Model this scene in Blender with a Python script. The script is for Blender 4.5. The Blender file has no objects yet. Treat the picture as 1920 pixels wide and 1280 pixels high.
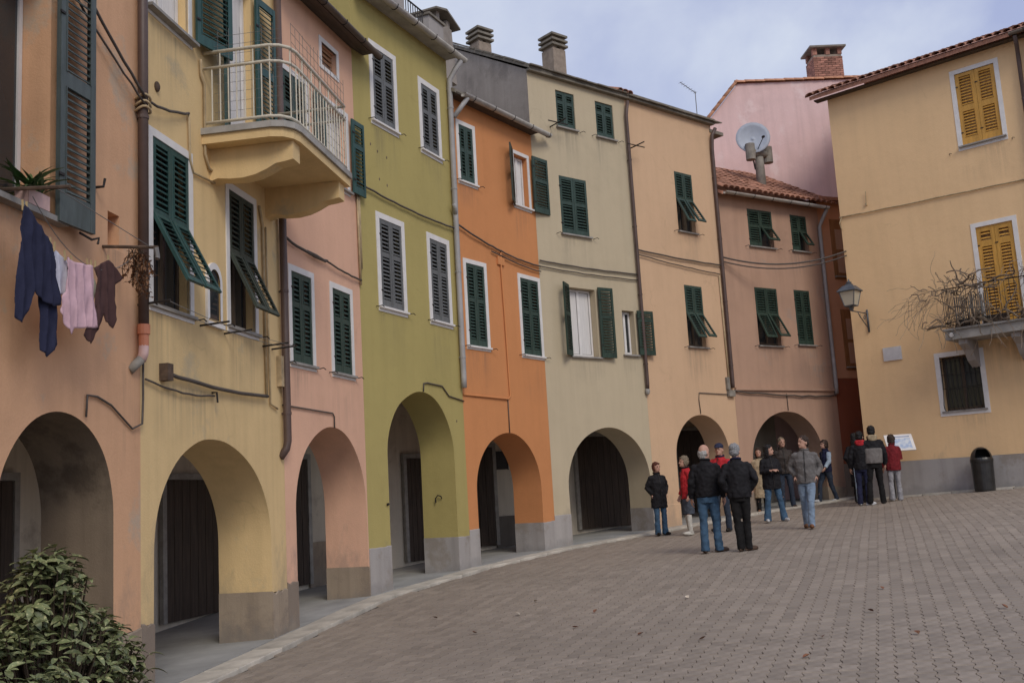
import bpy, bmesh, math, random
from mathutils import Vector, Matrix, noise
from mathutils.geometry import tessellate_polygon
random.seed(7)
R = math.radians
scene = bpy.context.scene
COL = scene.collection

# ------------------------------------------------------------------ camera
F = 1900.0; ROLL = .058; Y0 = 928.0
PITCH = math.atan((Y0 - 640) * math.cos(ROLL) / F)
fw = Vector((0, math.cos(PITCH), math.sin(PITCH)))
up0 = Vector((0, -math.sin(PITCH), math.cos(PITCH)))
r0 = Vector((1, 0, 0))
right = r0 * math.cos(ROLL) - up0 * math.sin(ROLL)
upv = r0 * math.sin(ROLL) + up0 * math.cos(ROLL)
cd = bpy.data.cameras.new('camera')
cam = bpy.data.objects.new('camera', cd); COL.objects.link(cam)
cd.sensor_width = 36; cd.lens = F / 1920 * 36; cd.clip_end = 5000; cd.clip_start = .05
m = Matrix.Identity(4)
for i in range(3):
    m[i][0] = right[i]; m[i][1] = upv[i]; m[i][2] = -fw[i]
cam.matrix_world = m
scene.camera = cam

# ------------------------------------------------------------------ sky, sun, exposure
SUN_EL, SUN_AZ = 41, 158        # azimuth clockwise from +Y
w = bpy.data.worlds.new('World'); scene.world = w; w.use_nodes = True
nt = w.node_tree; nt.nodes.clear()
N = nt.nodes.new; Lk = nt.links.new
out = N('ShaderNodeOutputWorld'); bg = N('ShaderNodeBackground')
sky = N('ShaderNodeTexSky'); sky.sky_type = 'NISHITA'; sky.sun_disc = False
sky.sun_elevation = R(SUN_EL); sky.sun_rotation = R(SUN_AZ); sky.air_density = 1.0; sky.dust_density = 1.5
tc = N('ShaderNodeTexCoord'); mp = N('ShaderNodeMapping'); mp.inputs['Scale'].default_value = (1, 1, 1.5)
n1 = N('ShaderNodeTexNoise'); n1.inputs['Scale'].default_value = 2.1; n1.inputs['Detail'].default_value = 7; n1.inputs['Roughness'].default_value = .52
n1.inputs['Distortion'].default_value = .25
cr = N('ShaderNodeValToRGB'); cr.color_ramp.elements[0].position = .44; cr.color_ramp.elements[1].position = .66
cr.color_ramp.elements[0].color = (0, 0, 0, 1); cr.color_ramp.elements[1].color = (1, 1, 1, 1)
hz = N('ShaderNodeMix'); hz.data_type = 'RGBA'; hz.inputs[0].default_value = .75      # thin high cloud everywhere
hz.inputs[7].default_value = (4.8, 5.35, 8.0, 1)
cl = N('ShaderNodeMix'); cl.data_type = 'RGBA'
cl.inputs[7].default_value = (8.0, 8.6, 9.3, 1)
Lk(tc.outputs['Generated'], mp.inputs[0]); Lk(mp.outputs[0], n1.inputs['Vector']); Lk(n1.outputs[0], cr.inputs[0])
Lk(sky.outputs[0], hz.inputs[6]); Lk(hz.outputs[2], cl.inputs[6]); Lk(cr.outputs[0], cl.inputs[0])
Lk(cl.outputs[2], bg.inputs[0]); Lk(bg.outputs[0], out.inputs[0])
bg.inputs[1].default_value = .1
sd = bpy.data.lights.new('sun', 'SUN'); sd.energy = 1.4; sd.angle = R(22); sd.color = (1, .93, .82)
so = bpy.data.objects.new('sun', sd); COL.objects.link(so)
sv = Vector((math.sin(R(SUN_AZ)) * math.cos(R(SUN_EL)), math.cos(R(SUN_AZ)) * math.cos(R(SUN_EL)), math.sin(R(SUN_EL))))
so.rotation_euler = sv.to_track_quat('Z', 'Y').to_euler(); so.location = sv * 60
vs = scene.view_settings
vs.view_transform = 'Standard'; vs.look = 'None'; vs.exposure = 0.0; vs.gamma = 1; vs.use_curve_mapping = False
scene.render.engine = 'CYCLES'

# ------------------------------------------------------------------ helpers
def tag(o, label=None, cat=None, group=None, kind=None):
    if label: o['label'] = label
    if cat: o['category'] = cat
    if group: o['group'] = group
    if kind: o['kind'] = kind
    return o

def empty(name, loc=(0, 0, 0), rz=0.0, label=None, cat=None, group=None):
    o = bpy.data.objects.new(name, None); COL.objects.link(o)
    o.location = loc; o.rotation_euler = (0, 0, rz); o.empty_display_size = .2
    return tag(o, label, cat, group)

def link(name, me, parent=None, loc=(0, 0, 0), rot=(0, 0, 0)):
    o = bpy.data.objects.new(name, me); COL.objects.link(o)
    o.parent = parent; o.location = loc; o.rotation_euler = rot
    return o

class MB:
    def __init__(s): s.v = []; s.f = []
    def add(s, vs, fs):
        b = len(s.v); s.v += [tuple(p) for p in vs]; s.f += [tuple(b + i for i in f) for f in fs]; return s
    def box(s, x0, x1, y0, y1, z0, z1):
        return s.add([(x0, y0, z0), (x1, y0, z0), (x1, y1, z0), (x0, y1, z0), (x0, y0, z1), (x1, y0, z1), (x1, y1, z1), (x0, y1, z1)],
                     [(0, 3, 2, 1), (4, 5, 6, 7), (0, 1, 5, 4), (1, 2, 6, 5), (2, 3, 7, 6), (3, 0, 4, 7)])
    def mbox(s, mat, x0, x1, y0, y1, z0, z1):
        b = MB().box(x0, x1, y0, y1, z0, z1); return s.add([mat @ Vector(p) for p in b.v], b.f)
    def prism(s, pts, y0, y1):      # polygon in x,z extruded along y
        n = len(pts)
        s.add([(x, y0, z) for x, z in pts] + [(x, y1, z) for x, z in pts],
              [tuple(range(n)), tuple(range(2 * n - 1, n - 1, -1))] + [(i, i + n, (i + 1) % n + n, (i + 1) % n) for i in range(n)])
        return s
    def prismx(s, pts, x0, x1):     # polygon in y,z extruded along x
        n = len(pts)
        s.add([(x0, y, z) for y, z in pts] + [(x1, y, z) for y, z in pts],
              [tuple(range(n - 1, -1, -1)), tuple(range(n, 2 * n))] + [(i, (i + 1) % n, (i + 1) % n + n, i + n) for i in range(n)])
        return s
    def tube(s, path, r, seg=8, cap=True):
        path = [Vector(p) for p in path]; n = len(path)
        rs = r if isinstance(r, (list, tuple)) else [r] * n
        b = len(s.v); prev = None
        for i, p in enumerate(path):
            t = (path[min(i + 1, n - 1)] - path[max(i - 1, 0)])
            t = t.normalized() if t.length > 1e-9 else Vector((0, 0, 1))
            if prev is None:
                a = t.orthogonal().normalized()
            else:
                a = prev - t * prev.dot(t); a = a.normalized() if a.length > 1e-6 else t.orthogonal().normalized()
            prev = a; bb = t.cross(a)
            for k in range(seg):
                an = 2 * math.pi * k / seg
                s.v.append(tuple(p + (a * math.cos(an) + bb * math.sin(an)) * rs[i]))
        for i in range(n - 1):
            for k in range(seg):
                k2 = (k + 1) % seg
                s.f.append((b + i * seg + k, b + i * seg + k2, b + (i + 1) * seg + k2, b + (i + 1) * seg + k))
        if cap:
            s.f.append(tuple(b + k for k in range(seg - 1, -1, -1)))
            s.f.append(tuple(b + (n - 1) * seg + k for k in range(seg)))
        return s
    def loft(s, rings, seg=16):     # rings: (cx,cy,cz,rx,ry) horizontal ellipses, closed both ends
        b = len(s.v); n = len(rings)
        for (cx, cy, cz, rx, ry) in rings:
            for k in range(seg):
                a = 2 * math.pi * k / seg; s.v.append((cx + rx * math.cos(a), cy + ry * math.sin(a), cz))
        for i in range(n - 1):
            for k in range(seg):
                k2 = (k + 1) % seg
                s.f.append((b + i * seg + k, b + i * seg + k2, b + (i + 1) * seg + k2, b + (i + 1) * seg + k))
        s.f.append(tuple(b + k for k in range(seg - 1, -1, -1))); s.f.append(tuple(b + (n - 1) * seg + k for k in range(seg)))
        return s
    def ell(s, c, r, seg=14, rg=9, rot=None):
        vs = [(0, 0, -1)]; fs = []
        for i in range(1, rg):
            th = math.pi * i / rg
            for k in range(seg):
                a = 2 * math.pi * k / seg; vs.append((math.sin(th) * math.cos(a), math.sin(th) * math.sin(a), -math.cos(th)))
        vs.append((0, 0, 1))
        for k in range(seg): fs.append((0, 1 + (k + 1) % seg, 1 + k))
        for i in range(rg - 2):
            for k in range(seg):
                k2 = (k + 1) % seg; fs.append((1 + i * seg + k, 1 + i * seg + k2, 1 + (i + 1) * seg + k2, 1 + (i + 1) * seg + k))
        t = len(vs) - 1; o = 1 + (rg - 2) * seg
        for k in range(seg): fs.append((o + k, o + (k + 1) % seg, t))
        c = Vector(c); vv = []
        for p in vs:
            q = Vector((p[0] * r[0], p[1] * r[1], p[2] * r[2]))
            if rot: q = rot @ q
            vv.append(c + q)
        return s.add(vv, fs)
    def mesh(s, name, mat=None, smooth=False):
        me = bpy.data.meshes.new(name); me.from_pydata(s.v, [], s.f); me.update()
        if smooth:
            me.polygons.foreach_set('use_smooth', [True] * len(me.polygons))
        if mat: me.materials.append(mat)
        return me
    def build(s, name, mat=None, parent=None, smooth=False, loc=(0, 0, 0), rot=(0, 0, 0)):
        return link(name, s.mesh(name, mat, smooth), parent, loc, rot)

def rebase(o):
    """move a top-level mesh's origin to the bottom centre of its shape"""
    vs = [v.co for v in o.data.vertices]
    c = Vector(((min(v.x for v in vs) + max(v.x for v in vs)) / 2, (min(v.y for v in vs) + max(v.y for v in vs)) / 2, min(v.z for v in vs)))
    o.data.transform(Matrix.Translation(-c)); o.location = o.matrix_basis @ c
    return o

def poly_fill(loops):
    """triangles for 2D loops (first outer, rest holes); returns flat list of points and tris"""
    pts = [p for l in loops for p in l]
    tris = tessellate_polygon([[Vector((x, z, 0)) for x, z in l] for l in loops])
    return pts, tris

# ------------------------------------------------------------------ materials
def mat_base(name):
    m = bpy.data.materials.new(name); m.use_nodes = True
    t = m.node_tree; b = t.nodes['Principled BSDF']; return m, t, b
def nd(t, typ, **kw):
    n = t.nodes.new(typ)
    for k, v in kw.items():
        if k in n.inputs: n.inputs[k].default_value = v
        else: setattr(n, k, v)
    return n
def noise_n(t, co, scale, detail=4, rough=.55, stretch=None):
    if stretch:
        mpn = t.nodes.new('ShaderNodeMapping'); mpn.inputs['Scale'].default_value = stretch; t.links.new(co, mpn.inputs[0]); co = mpn.outputs[0]
    n = t.nodes.new('ShaderNodeTexNoise'); n.inputs['Scale'].default_value = scale; n.inputs['Detail'].default_value = detail; n.inputs['Roughness'].default_value = rough
    t.links.new(co, n.inputs['Vector']); return n.outputs[0]
def ramp(t, fac, p0, p1, c0=(0, 0, 0, 1), c1=(1, 1, 1, 1)):
    r = t.nodes.new('ShaderNodeValToRGB'); e = r.color_ramp.elements
    e[0].position = p0; e[1].position = p1; e[0].color = c0; e[1].color = c1
    t.links.new(fac, r.inputs[0]); return r.outputs[0]
def mixc(t, fac, a, b, mode='MIX'):
    n = t.nodes.new('ShaderNodeMix'); n.data_type = 'RGBA'; n.blend_type = mode
    for sock, v in ((n.inputs[0], fac), (n.inputs[6], a), (n.inputs[7], b)):
        if hasattr(v, 'links'): t.links.new(v, sock)
        else: sock.default_value = v if not isinstance(v, tuple) or len(v) == 4 else (*v, 1)
    return n.outputs[2]
def mul(c, k): return tuple(min(1, x * k) for x in c)
def bump(t, b, h, strength=.3, dist=.01):
    n = t.nodes.new('ShaderNodeBump'); n.inputs['Strength'].default_value = strength; n.inputs['Distance'].default_value = dist
    t.links.new(h, n.inputs['Height']); t.links.new(n.outputs[0], b.inputs['Normal'])

def plaster(name, col, patch=None, patch_amt=.5, streak=.12, var=.13, seed=0.0, sills=(), damp=0.0, crack=.13):
    m, t, b = mat_base(name)
    tcn = t.nodes.new('ShaderNodeTexCoord'); mpn = t.nodes.new('ShaderNodeMapping'); mpn.inputs['Location'].default_value = (seed * 3.7, seed * 1.3, seed * 5.1)
    t.links.new(tcn.outputs['Object'], mpn.inputs[0]); co = mpn.outputs[0]
    big = ramp(t, noise_n(t, co, .55, 5, .6), .3, .72)
    mid = noise_n(t, co, 3.2, 6, .65)
    st = ramp(t, noise_n(t, co, 1.0, 5, .6, (4.5, 4.5, .32)), .45, .75)
    c = mixc(t, big, mul(col, 1 - var), mul(col, 1 + var * .6))
    c = mixc(t, ramp(t, mid, .35, .7), c, mul(col, 1.0), 'MIX')
    n2 = t.nodes.new('ShaderNodeMix'); n2.data_type = 'RGBA'; n2.blend_type = 'MULTIPLY'
    sm = t.nodes.new('ShaderNodeMath'); sm.operation = 'MULTIPLY'; sm.inputs[1].default_value = streak; t.links.new(st, sm.inputs[0])
    t.links.new(sm.outputs[0], n2.inputs[0]); t.links.new(c, n2.inputs[6]); n2.inputs[7].default_value = (.42, .40, .38, 1); c = n2.outputs[2]
    sp = ramp(t, noise_n(t, co, 14, 3, .7), .66, .74)
    sq = t.nodes.new('ShaderNodeMath'); sq.operation = 'MULTIPLY'; sq.inputs[1].default_value = .16; t.links.new(sp, sq.inputs[0])
    c = mixc(t, sq.outputs[0], c, mul(col, .55))
    if patch:
        pf = ramp(t, noise_n(t, co, .9, 7, .68), .60 - .12 * patch_amt, .68 - .1 * patch_amt)
        pm = t.nodes.new('ShaderNodeMath'); pm.operation = 'MULTIPLY'; pm.inputs[1].default_value = .8; t.links.new(pf, pm.inputs[0])
        c = mixc(t, pm.outputs[0], c, patch)
    def mth(op, a, b_=None, c_=None):
        n = t.nodes.new('ShaderNodeMath'); n.operation = op
        for k, v in enumerate((a, b_, c_)):
            if v is None: continue
            if hasattr(v, 'links'): t.links.new(v, n.inputs[k])
            else: n.inputs[k].default_value = v
        return n.outputs[0]
    def mrange(v, a0, a1, b0, b1):
        n = t.nodes.new('ShaderNodeMapRange'); t.links.new(v, n.inputs[0])
        for k, q in enumerate((a0, a1, b0, b1)): n.inputs[k + 1].default_value = q
        return n.outputs[0]
    if sills or damp:
        sx_ = t.nodes.new('ShaderNodeSeparateXYZ'); t.links.new(tcn.outputs['Object'], sx_.inputs[0]); U, Z = sx_.outputs[0], sx_.outputs[2]
    if sills:
        acc = None; wob = mth('MULTIPLY', mth('SUBTRACT', noise_n(t, co, 2.5, 3), .5), .25)
        for (a0, a1, zs, ln) in sills:
            mx = mrange(mth('ABSOLUTE', mth('SUBTRACT', mth('ADD', U, wob), (a0 + a1) / 2)), (a1 - a0) * .38, (a1 - a0) * .60, 1, 0)
            mz = mth('MULTIPLY', mrange(Z, zs - ln, zs, 0, 1), mth('LESS_THAN', Z, zs))
            q = mth('MULTIPLY', mx, mz); acc = q if acc is None else mth('MAXIMUM', acc, q)
        fine = ramp(t, noise_n(t, co, 1.0, 6, .7, (13, 13, .5)), .38, .66)
        f = mth('MULTIPLY', mth('MULTIPLY', mth('MULTIPLY', acc, fine), ramp(t, noise_n(t, co, 1.3, 4), .35, .62)), .66)
        c = mixc(t, f, c, tuple(.30 * x + .06 for x in col))
    if damp:
        g = mth('ADD', mrange(Z, damp, .1, 0, .62), mth('MULTIPLY', mth('SUBTRACT', noise_n(t, co, 1.5, 7, .7, (1.6, 1.6, .8)), .5), 1.5))
        f = mth('MULTIPLY', ramp(t, g, .34, .62), .50)
        c = mixc(t, f, c, tuple(.33 * x + .10 for x in col))
    vor = t.nodes.new('ShaderNodeTexVoronoi'); vor.feature = 'DISTANCE_TO_EDGE'; vor.inputs['Scale'].default_value = .75
    dsv = t.nodes.new('ShaderNodeMix'); dsv.data_type = 'RGBA'; dsv.blend_type = 'ADD'; dsv.inputs[0].default_value = .55; t.links.new(co, dsv.inputs[6])
    nzc = t.nodes.new('ShaderNodeTexNoise'); nzc.inputs['Scale'].default_value = 2.6; nzc.inputs['Detail'].default_value = 6; t.links.new(co, nzc.inputs['Vector']); t.links.new(nzc.outputs[1], dsv.inputs[7])
    t.links.new(dsv.outputs[2], vor.inputs['Vector'])
    ck = mth('MULTIPLY', ramp(t, vor.outputs['Distance'], .004, .012, (1, 1, 1, 1), (0, 0, 0, 1)), ramp(t, noise_n(t, co, .7, 3), .57, .66))
    c = mixc(t, mth('MULTIPLY', ck, crack), c, mul(col, .38))
    t.links.new(c, b.inputs['Base Color']); b.inputs['Roughness'].default_value = .93; b.inputs['Specular IOR Level'].default_value = .2
    h = t.nodes.new('ShaderNodeMath'); h.operation = 'ADD'; t.links.new(noise_n(t, co, 45, 5, .7), h.inputs[0])
    h2 = t.nodes.new('ShaderNodeMath'); h2.operation = 'MULTIPLY'; h2.inputs[1].default_value = 2.5; t.links.new(noise_n(t, co, 2.2, 4, .6), h2.inputs[0]); t.links.new(h2.outputs[0], h.inputs[1])
    bump(t, b, h.outputs[0], .35, .012)
    return m

def simple(name, col, rough=.6, var=.15, scale=6, metal=0.0, bumps=0.0, spec=.4, stretch=None, rnd=0.0, tone=False):
    m, t, b = mat_base(name)
    tcn = t.nodes.new('ShaderNodeTexCoord'); co = tcn.outputs['Object']
    nz = noise_n(t, co, scale, 5, .6, stretch)
    c = mixc(t, ramp(t, nz, .3, .7), mul(col, 1 - var), mul(col, 1 + var))
    if rnd:
        oi = t.nodes.new('ShaderNodeObjectInfo')
        hv = t.nodes.new('ShaderNodeHueSaturation'); mr = t.nodes.new('ShaderNodeMapRange')
        mr.inputs[3].default_value = 1 - rnd; mr.inputs[4].default_value = 1 + rnd
        src = oi.outputs['Random']
        if tone:
            at = t.nodes.new('ShaderNodeAttribute'); at.attribute_name = 'tone'; src = at.outputs['Fac']
        t.links.new(src, mr.inputs[0]); t.links.new(mr.outputs[0], hv.inputs['Value']); t.links.new(c, hv.inputs['Color']); c = hv.outputs[0]
    t.links.new(c, b.inputs['Base Color']); b.inputs['Roughness'].default_value = rough; b.inputs['Metallic'].default_value = metal
    b.inputs['Specular IOR Level'].default_value = spec
    if bumps: bump(t, b, noise_n(t, co, scale * 5, 4, .6, stretch), bumps, .01)
    return m

M = {}
M['H1'] = plaster('peach plaster', (.70, .41, .24), (.50, .40, .30), .25, .18, seed=1, sills=((.95, 2.05, 4.36, 1.3), (2.9, 3.25, 4.4, .8), (3.2, 3.6, 3.3, 1.2)), damp=2.3)
M['H2'] = plaster('pale yellow plaster', (.76, .55, .28), (.52, .42, .27), .15, .18, seed=2, sills=((.2, 1.12, 3.84, 1.2), (2.1, 2.9, 3.9, 1.2), (.2, 1.1, 7.12, 1.0), (.3, 1.7, 3.1, .7)), damp=2.2)
M['H3'] = plaster('salmon plaster', (.77, .465, .32), None, 0, .12, seed=3, sills=((.3, .95, 3.55, 1.0), (1.6, 2.35, 3.53, 1.0)), damp=1.9)
M['H4'] = plaster('olive plaster', (.45, .368, .14), None, 0, .10, .10, seed=4, sills=((.6, 1.45, 7.98, .9), (2.3, 3.1, 7.95, .9), (.6, 1.45, 4.64, 1.0), (2.4, 3.15, 4.64, 1.0)), damp=1.2)
M['H5'] = plaster('orange plaster', (.63, .27, .11), None, 0, .10, .08, seed=5, sills=((.25, .85, 7.6, .8), (2.2, 2.9, 7.5, .8), (.25, 1.0, 4.18, 1.0), (2.2, 3.0, 4.16, 1.0)), damp=1.3)
M['H6'] = plaster('cream plaster', (.55, .458, .315), None, 0, .10, .08, seed=6, sills=((.8, 1.5, 9.6, .9), (2.1, 2.8, 9.6, .9), (.75, 1.7, 7.0, 1.0), (.8, 1.8, 4.15, 1.2), (2.5, 3.0, 4.26, 1.0)), damp=1.3)
M['H7'] = plaster('light peach plaster', (.66, .445, .28), None, 0, .10, .09, seed=7, sills=((1.65, 2.5, 7.4, 1.1), (1.65, 2.5, 4.4, 1.3)), damp=1.6)
M['H8'] = plaster('dusty pink plaster', (.48, .305, .215), (.40, .30, .24), .12, .2, seed=8, sills=((1.0, 2.1, 7.1, 1.0), (2.7, 3.5, 7.1, 1.0), (1.0, 2.0, 4.35, 1.1), (2.6, 3.35, 4.42, 1.1), (2.9, 3.99, 3.9, .8)), damp=2.2)
M['H8b'] = plaster('salmon side plaster', (.60, .32, .19), None, 0, .15, seed=9)
M['red'] = plaster('dark red plaster', (.27, .085, .045), (.20, .09, .06), .3, .2, seed=10)
M['H9'] = plaster('warm yellow plaster', (.82, .56, .31), None, 0, .10, .08, seed=11, sills=((3.3, 4.45, 8.5, 1.0), (2.1, 3.2, 1.9, 1.0), (2.6, 4.6, 3.6, 1.2)), damp=1.5)
M['H10'] = plaster('faded pink plaster', (.78, .55, .52), (.82, .64, .61), .5, .2, .12, seed=12)
M['grey'] = plaster('grey render', (.37, .325, .285), (.24, .21, .185), .8, .3, .35, seed=13)
M['plinth'] = plaster('grey plinth render', (.40, .37, .35), (.28, .24, .20), .7, .35, .15, seed=14, damp=.45)
M['plinthb'] = plaster('brown grey plinth render', (.37, .295, .22), (.23, .185, .15), .9, .45, .25, seed=15, damp=.5)
M['white'] = simple('white paint', (.74, .71, .68), .7, .07, 5, bumps=.15)
M['backwall'] = plaster('portico plaster', (.62, .55, .45), (.38, .32, .26), .35, .35, .2, seed=16)
M['ceil'] = plaster('portico ceiling', (.52, .45, .36), (.36, .3, .24), .4, .2, .2, seed=17)
M['dado'] = plaster('dark dado', (.16, .14, .12), (.1, .09, .08), .4, .3, .2, seed=18)
M['stonedark'] = plaster('dark rubble plaster', (.23, .175, .125), (.10, .075, .055), .9, .4, .5, seed=19)
M['floor'] = simple('portico concrete', (.33, .325, .31), .85, .2, 1.6, bumps=.3)
M['kerb'] = simple('kerb stone', (.50, .455, .385), .9, .28, 2.2, bumps=.5, rnd=.13)
M['bed'] = simple('paving bed', (.085, .07, .058), .95, .3, 3, bumps=.3)
M['paver'] = simple('paving block', (.278, .230, .186), .88, .16, 9, bumps=.35, rnd=.13)
M['paverm'] = simple('paving blocks', (.278, .230, .186), .88, .10, .5, bumps=.35, rnd=.16, tone=True)
M['sh_dark'] = simple('grey green paint', (.075, .092, .088), .55, .25, 5, spec=.4, stretch=(3, 3, .6))
M['sh_teal'] = simple('teal green paint', (.027, .075, .068), .5, .25, 5, spec=.4, stretch=(3, 3, .6))
M['sh_old'] = simple('faded black green paint', (.045, .055, .042), .6, .3, 5, spec=.3, stretch=(3, 3, .6))
M['sh_green'] = simple('dark green paint', (.036, .064, .051), .55, .25, 5, spec=.4, stretch=(3, 3, .6))
M['sh_slate'] = simple('slate grey paint', (.135, .14, .14), .6, .2, 5, spec=.4, stretch=(3, 3, .6))
M['sh_green2'] = simple('weathered green paint', (.028, .05, .036), .6, .3, 5, spec=.35, stretch=(3, 3, .6))
M['sh_must'] = simple('mustard paint', (.55, .29, .055), .55, .2, 5, spec=.4, stretch=(3, 3, .6))
M['sh_brown'] = simple('brown wood', (.28, .135, .055), .6, .25, 5, stretch=(3, 3, .5))
M['wood'] = simple('old brown wood', (.075, .052, .035), .7, .35, 4, bumps=.4, stretch=(6, 6, .5))
M['door'] = simple('dark door wood', (.065, .047, .036), .75, .35, 4, bumps=.4, stretch=(6, 6, .5))
M['iron'] = simple('dark iron', (.035, .03, .028), .6, .3, 10, metal=.4)
M['rust'] = simple('rusty iron', (.10, .065, .045), .8, .4, 12, bumps=.3)
M['pipe_brown'] = simple('brown drainpipe', (.10, .065, .055), .5, .2, 4, spec=.4)
M['pipe_grey'] = simple('grey drainpipe', (.36, .345, .335), .5, .15, 4, spec=.4)
M['pvc'] = simple('orange plastic pipe', (.58, .22, .12), .5, .1, 5)
M['pvc2'] = simple('pale pink pipe', (.60, .40, .36), .6, .2, 5)
M['gutter'] = simple('pale gutter', (.42, .39, .35), .5, .2, 3)
M['gutter_brown'] = simple('brown gutter', (.10, .075, .06), .6, .25, 3)
M['cable'] = simple('cable', (.09, .075, .065), .7, .2, 10)
M['conduit'] = simple('painted conduit', (.45, .34, .2), .8, .25, 8)
M['eavewood'] = simple('eave boards', (.085, .065, .05), .8, .3, 4, stretch=(1, 6, 6))
M['slate'] = simple('slate edge', (.20, .175, .14), .85, .3, 5, bumps=.4)
M['tile'] = simple('terracotta tile', (.36, .175, .115), .85, .3, 8, bumps=.4, rnd=.28)
M['tile2'] = simple('orange ridge tile', (.56, .27, .15), .85, .25, 8, bumps=.4, rnd=.15)
M['brick'] = simple('brick', (.33, .16, .115), .9, .3, 12, bumps=.5, rnd=.35)
M['mortar'] = simple('mortar', (.30, .24, .19), .95, .2, 9, bumps=.4)
M['concrete'] = simple('grey concrete', (.35, .33, .3), .9, .25, 3, bumps=.4)
M['rail'] = simple('cream painted rail', (.62, .57, .46), .6, .15, 9, bumps=.2)
M['wire'] = simple('galvanised wire', (.2, .19, .18), .6, .1, 9, metal=.4)
M['sillstone'] = simple('grey sill stone', (.30, .28, .255), .85, .25, 6, bumps=.3)
M['curtain'] = simple('white curtain', (.68, .65, .62), .9, .1, 6, stretch=(12, 12, .4))
M['dish'] = simple('dish paint', (.38, .41, .47), .5, .08, 6)
M['chimneymetal'] = simple('fibre cement flue', (.26, .235, .2), .85, .3, 5, bumps=.3)
M['lampmetal'] = simple('lamp metal', (.10, .11, .125), .5, .25, 8, metal=.3)
M['marble'] = simple('grey marble', (.56, .545, .55), .5, .15, 4)
M['bin'] = simple('dark bin metal', (.040, .038, .036), .35, .3, 6, metal=.35, spec=.5)
M['mat_black'] = simple('dark interior', (.012, .011, .01), .9, .2, 4)
M['panelprint'] = None
def glass_mat(name, col, rough=.08):
    m, t, b = mat_base(name); b.inputs['Base Color'].default_value = (*col, 1); b.inputs['Roughness'].default_value = rough; b.inputs['Specular IOR Level'].default_value = .6
    tcn = t.nodes.new('ShaderNodeTexCoord'); bump(t, b, noise_n(t, tcn.outputs['Object'], 1.5, 2), .08, .02); return m
M['pane'] = glass_mat('window glass', (.03, .034, .038))
M['lampglass'] = glass_mat('lamp glass', (.50, .46, .36), .25)

# ------------------------------------------------------------------ the place: frames of the facades (origin xy, azimuth, base z, width)
FR = {'H1': ((-4.218, 6.595), 7, -1.80, 3.6), 'H2': ((-3.78, 10.168), 9, -1.72, 3.75), 'H3': ((-3.193, 13.873), 15.5, -1.62, 2.70),
      'H4': ((-2.471, 16.477), 24.5, -1.44, 3.50), 'H5': ((-1.02, 19.66), 34, -1.31, 3.07), 'H6': ((.698, 22.207), 50, -1.17, 3.21),
      'H7': ((3.158, 24.271), 49, -.99, 3.42), 'H8': ((5.741, 26.516), 57, -.80, 3.99), 'H8b': ((9.089, 28.69), 66, -.57, 2.6),
      'H9': ((9.159, 26.98), 132, -.59, 8.5), 'H10': ((7.07, 30.95), 87.5, -.80, 6.5)}
def L(h, u, off, z):
    (x, y), a, bz, _ = FR[h]; a = R(a)
    return Vector((x + u * math.sin(a) + off * math.cos(a), y + u * math.cos(a) - off * math.sin(a), bz + z))
def rz(h): return R(90 - FR[h][1])
def HM(h): return Matrix.Translation(Vector((*FR[h][0], FR[h][2]))) @ Matrix.Rotation(rz(h), 4, 'Z')
def gz(x, y):
    x = min(max(x, -8), 13); y = min(max(y, -6), 36)
    t = min(max((17 - y) / 4, 0), 1); t = t * t * (3 - 2 * t)
    return -1.57 + .06 * x + .014 * y - .12 * t

# ------------------------------------------------------------------ ground, kerb, portico shell
row = [L('H1', -14, 0, 0).xy, L('H1', 0, 0, 0).xy] + [Vector(FR[h][0]) for h in ('H2', 'H3', 'H4', 'H5', 'H6', 'H7', 'H8', 'H8b')] + [L('H8b', 2.6, 0, 0).xy]
def offset(line, d):
    res = []
    for i, p in enumerate(line):
        ns = []
        for a, b in ((i - 1, i), (i, i + 1)):
            if a >= 0 and b < len(line):
                t = (line[b] - line[a]).normalized(); ns.append(Vector((t.y, -t.x)))
        n = sum(ns, Vector((0, 0))).normalized(); n /= max(.4, n.dot(ns[0]))
        res.append(p + n * d)
    return res

gx = [-400, -150, -60, -30] + [-14 + i for i in range(0, 34)] + [30, 60, 150, 400]
gy = [-300, -100, -40, -15] + [-8 + i for i in range(0, 50)] + [60, 120, 300, 700]
mb = MB()
mb.v = [(x, y, gz(x, y) - .016) for y in gy for x in gx]
nx = len(gx)
mb.f = [(j * nx + i, j * nx + i + 1, (j + 1) * nx + i + 1, (j + 1) * nx + i) for j in range(len(gy) - 1) for i in range(nx - 1)]
ground = mb.build('ground', M['bed']); tag(ground, kind='structure')

# herringbone paving blocks, laid in a diagonal frame
kerb_out = offset(row, .44)
def side_of_row(p):      # signed distance from the kerb line, positive towards the square
    best = 1e9; sgn = 1
    for a, b in zip(kerb_out[:-1], kerb_out[1:]):
        t = b - a; k = max(0, min(1, (p - a).dot(t) / t.length_squared)); q = a + t * k; dd = (p - q).length
        if dd < best: best = dd; sgn = 1 if (t.x * (p.y - a.y) - t.y * (p.x - a.x)) < 0 else -1
    return best * sgn
h9o = Vector(FR['H9'][0]); h9t = Vector((math.sin(R(132)), math.cos(R(132)))); h9n = Vector((math.cos(R(132)), -math.sin(R(132))))
def in_square(p):
    if side_of_row(p) < .03: return False
    q = p - h9o
    if q.dot(h9n) < .22 and q.dot(h9t) > -.2: return False
    return True
PL, PW = .205, .133        # interlocking double-T blocks: column step along / across
da = Vector((math.sin(R(19.5)), math.cos(R(19.5)))); db = Vector((-da.y, da.x))
org = Vector((2.0, 14.0))
cells = []
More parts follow.
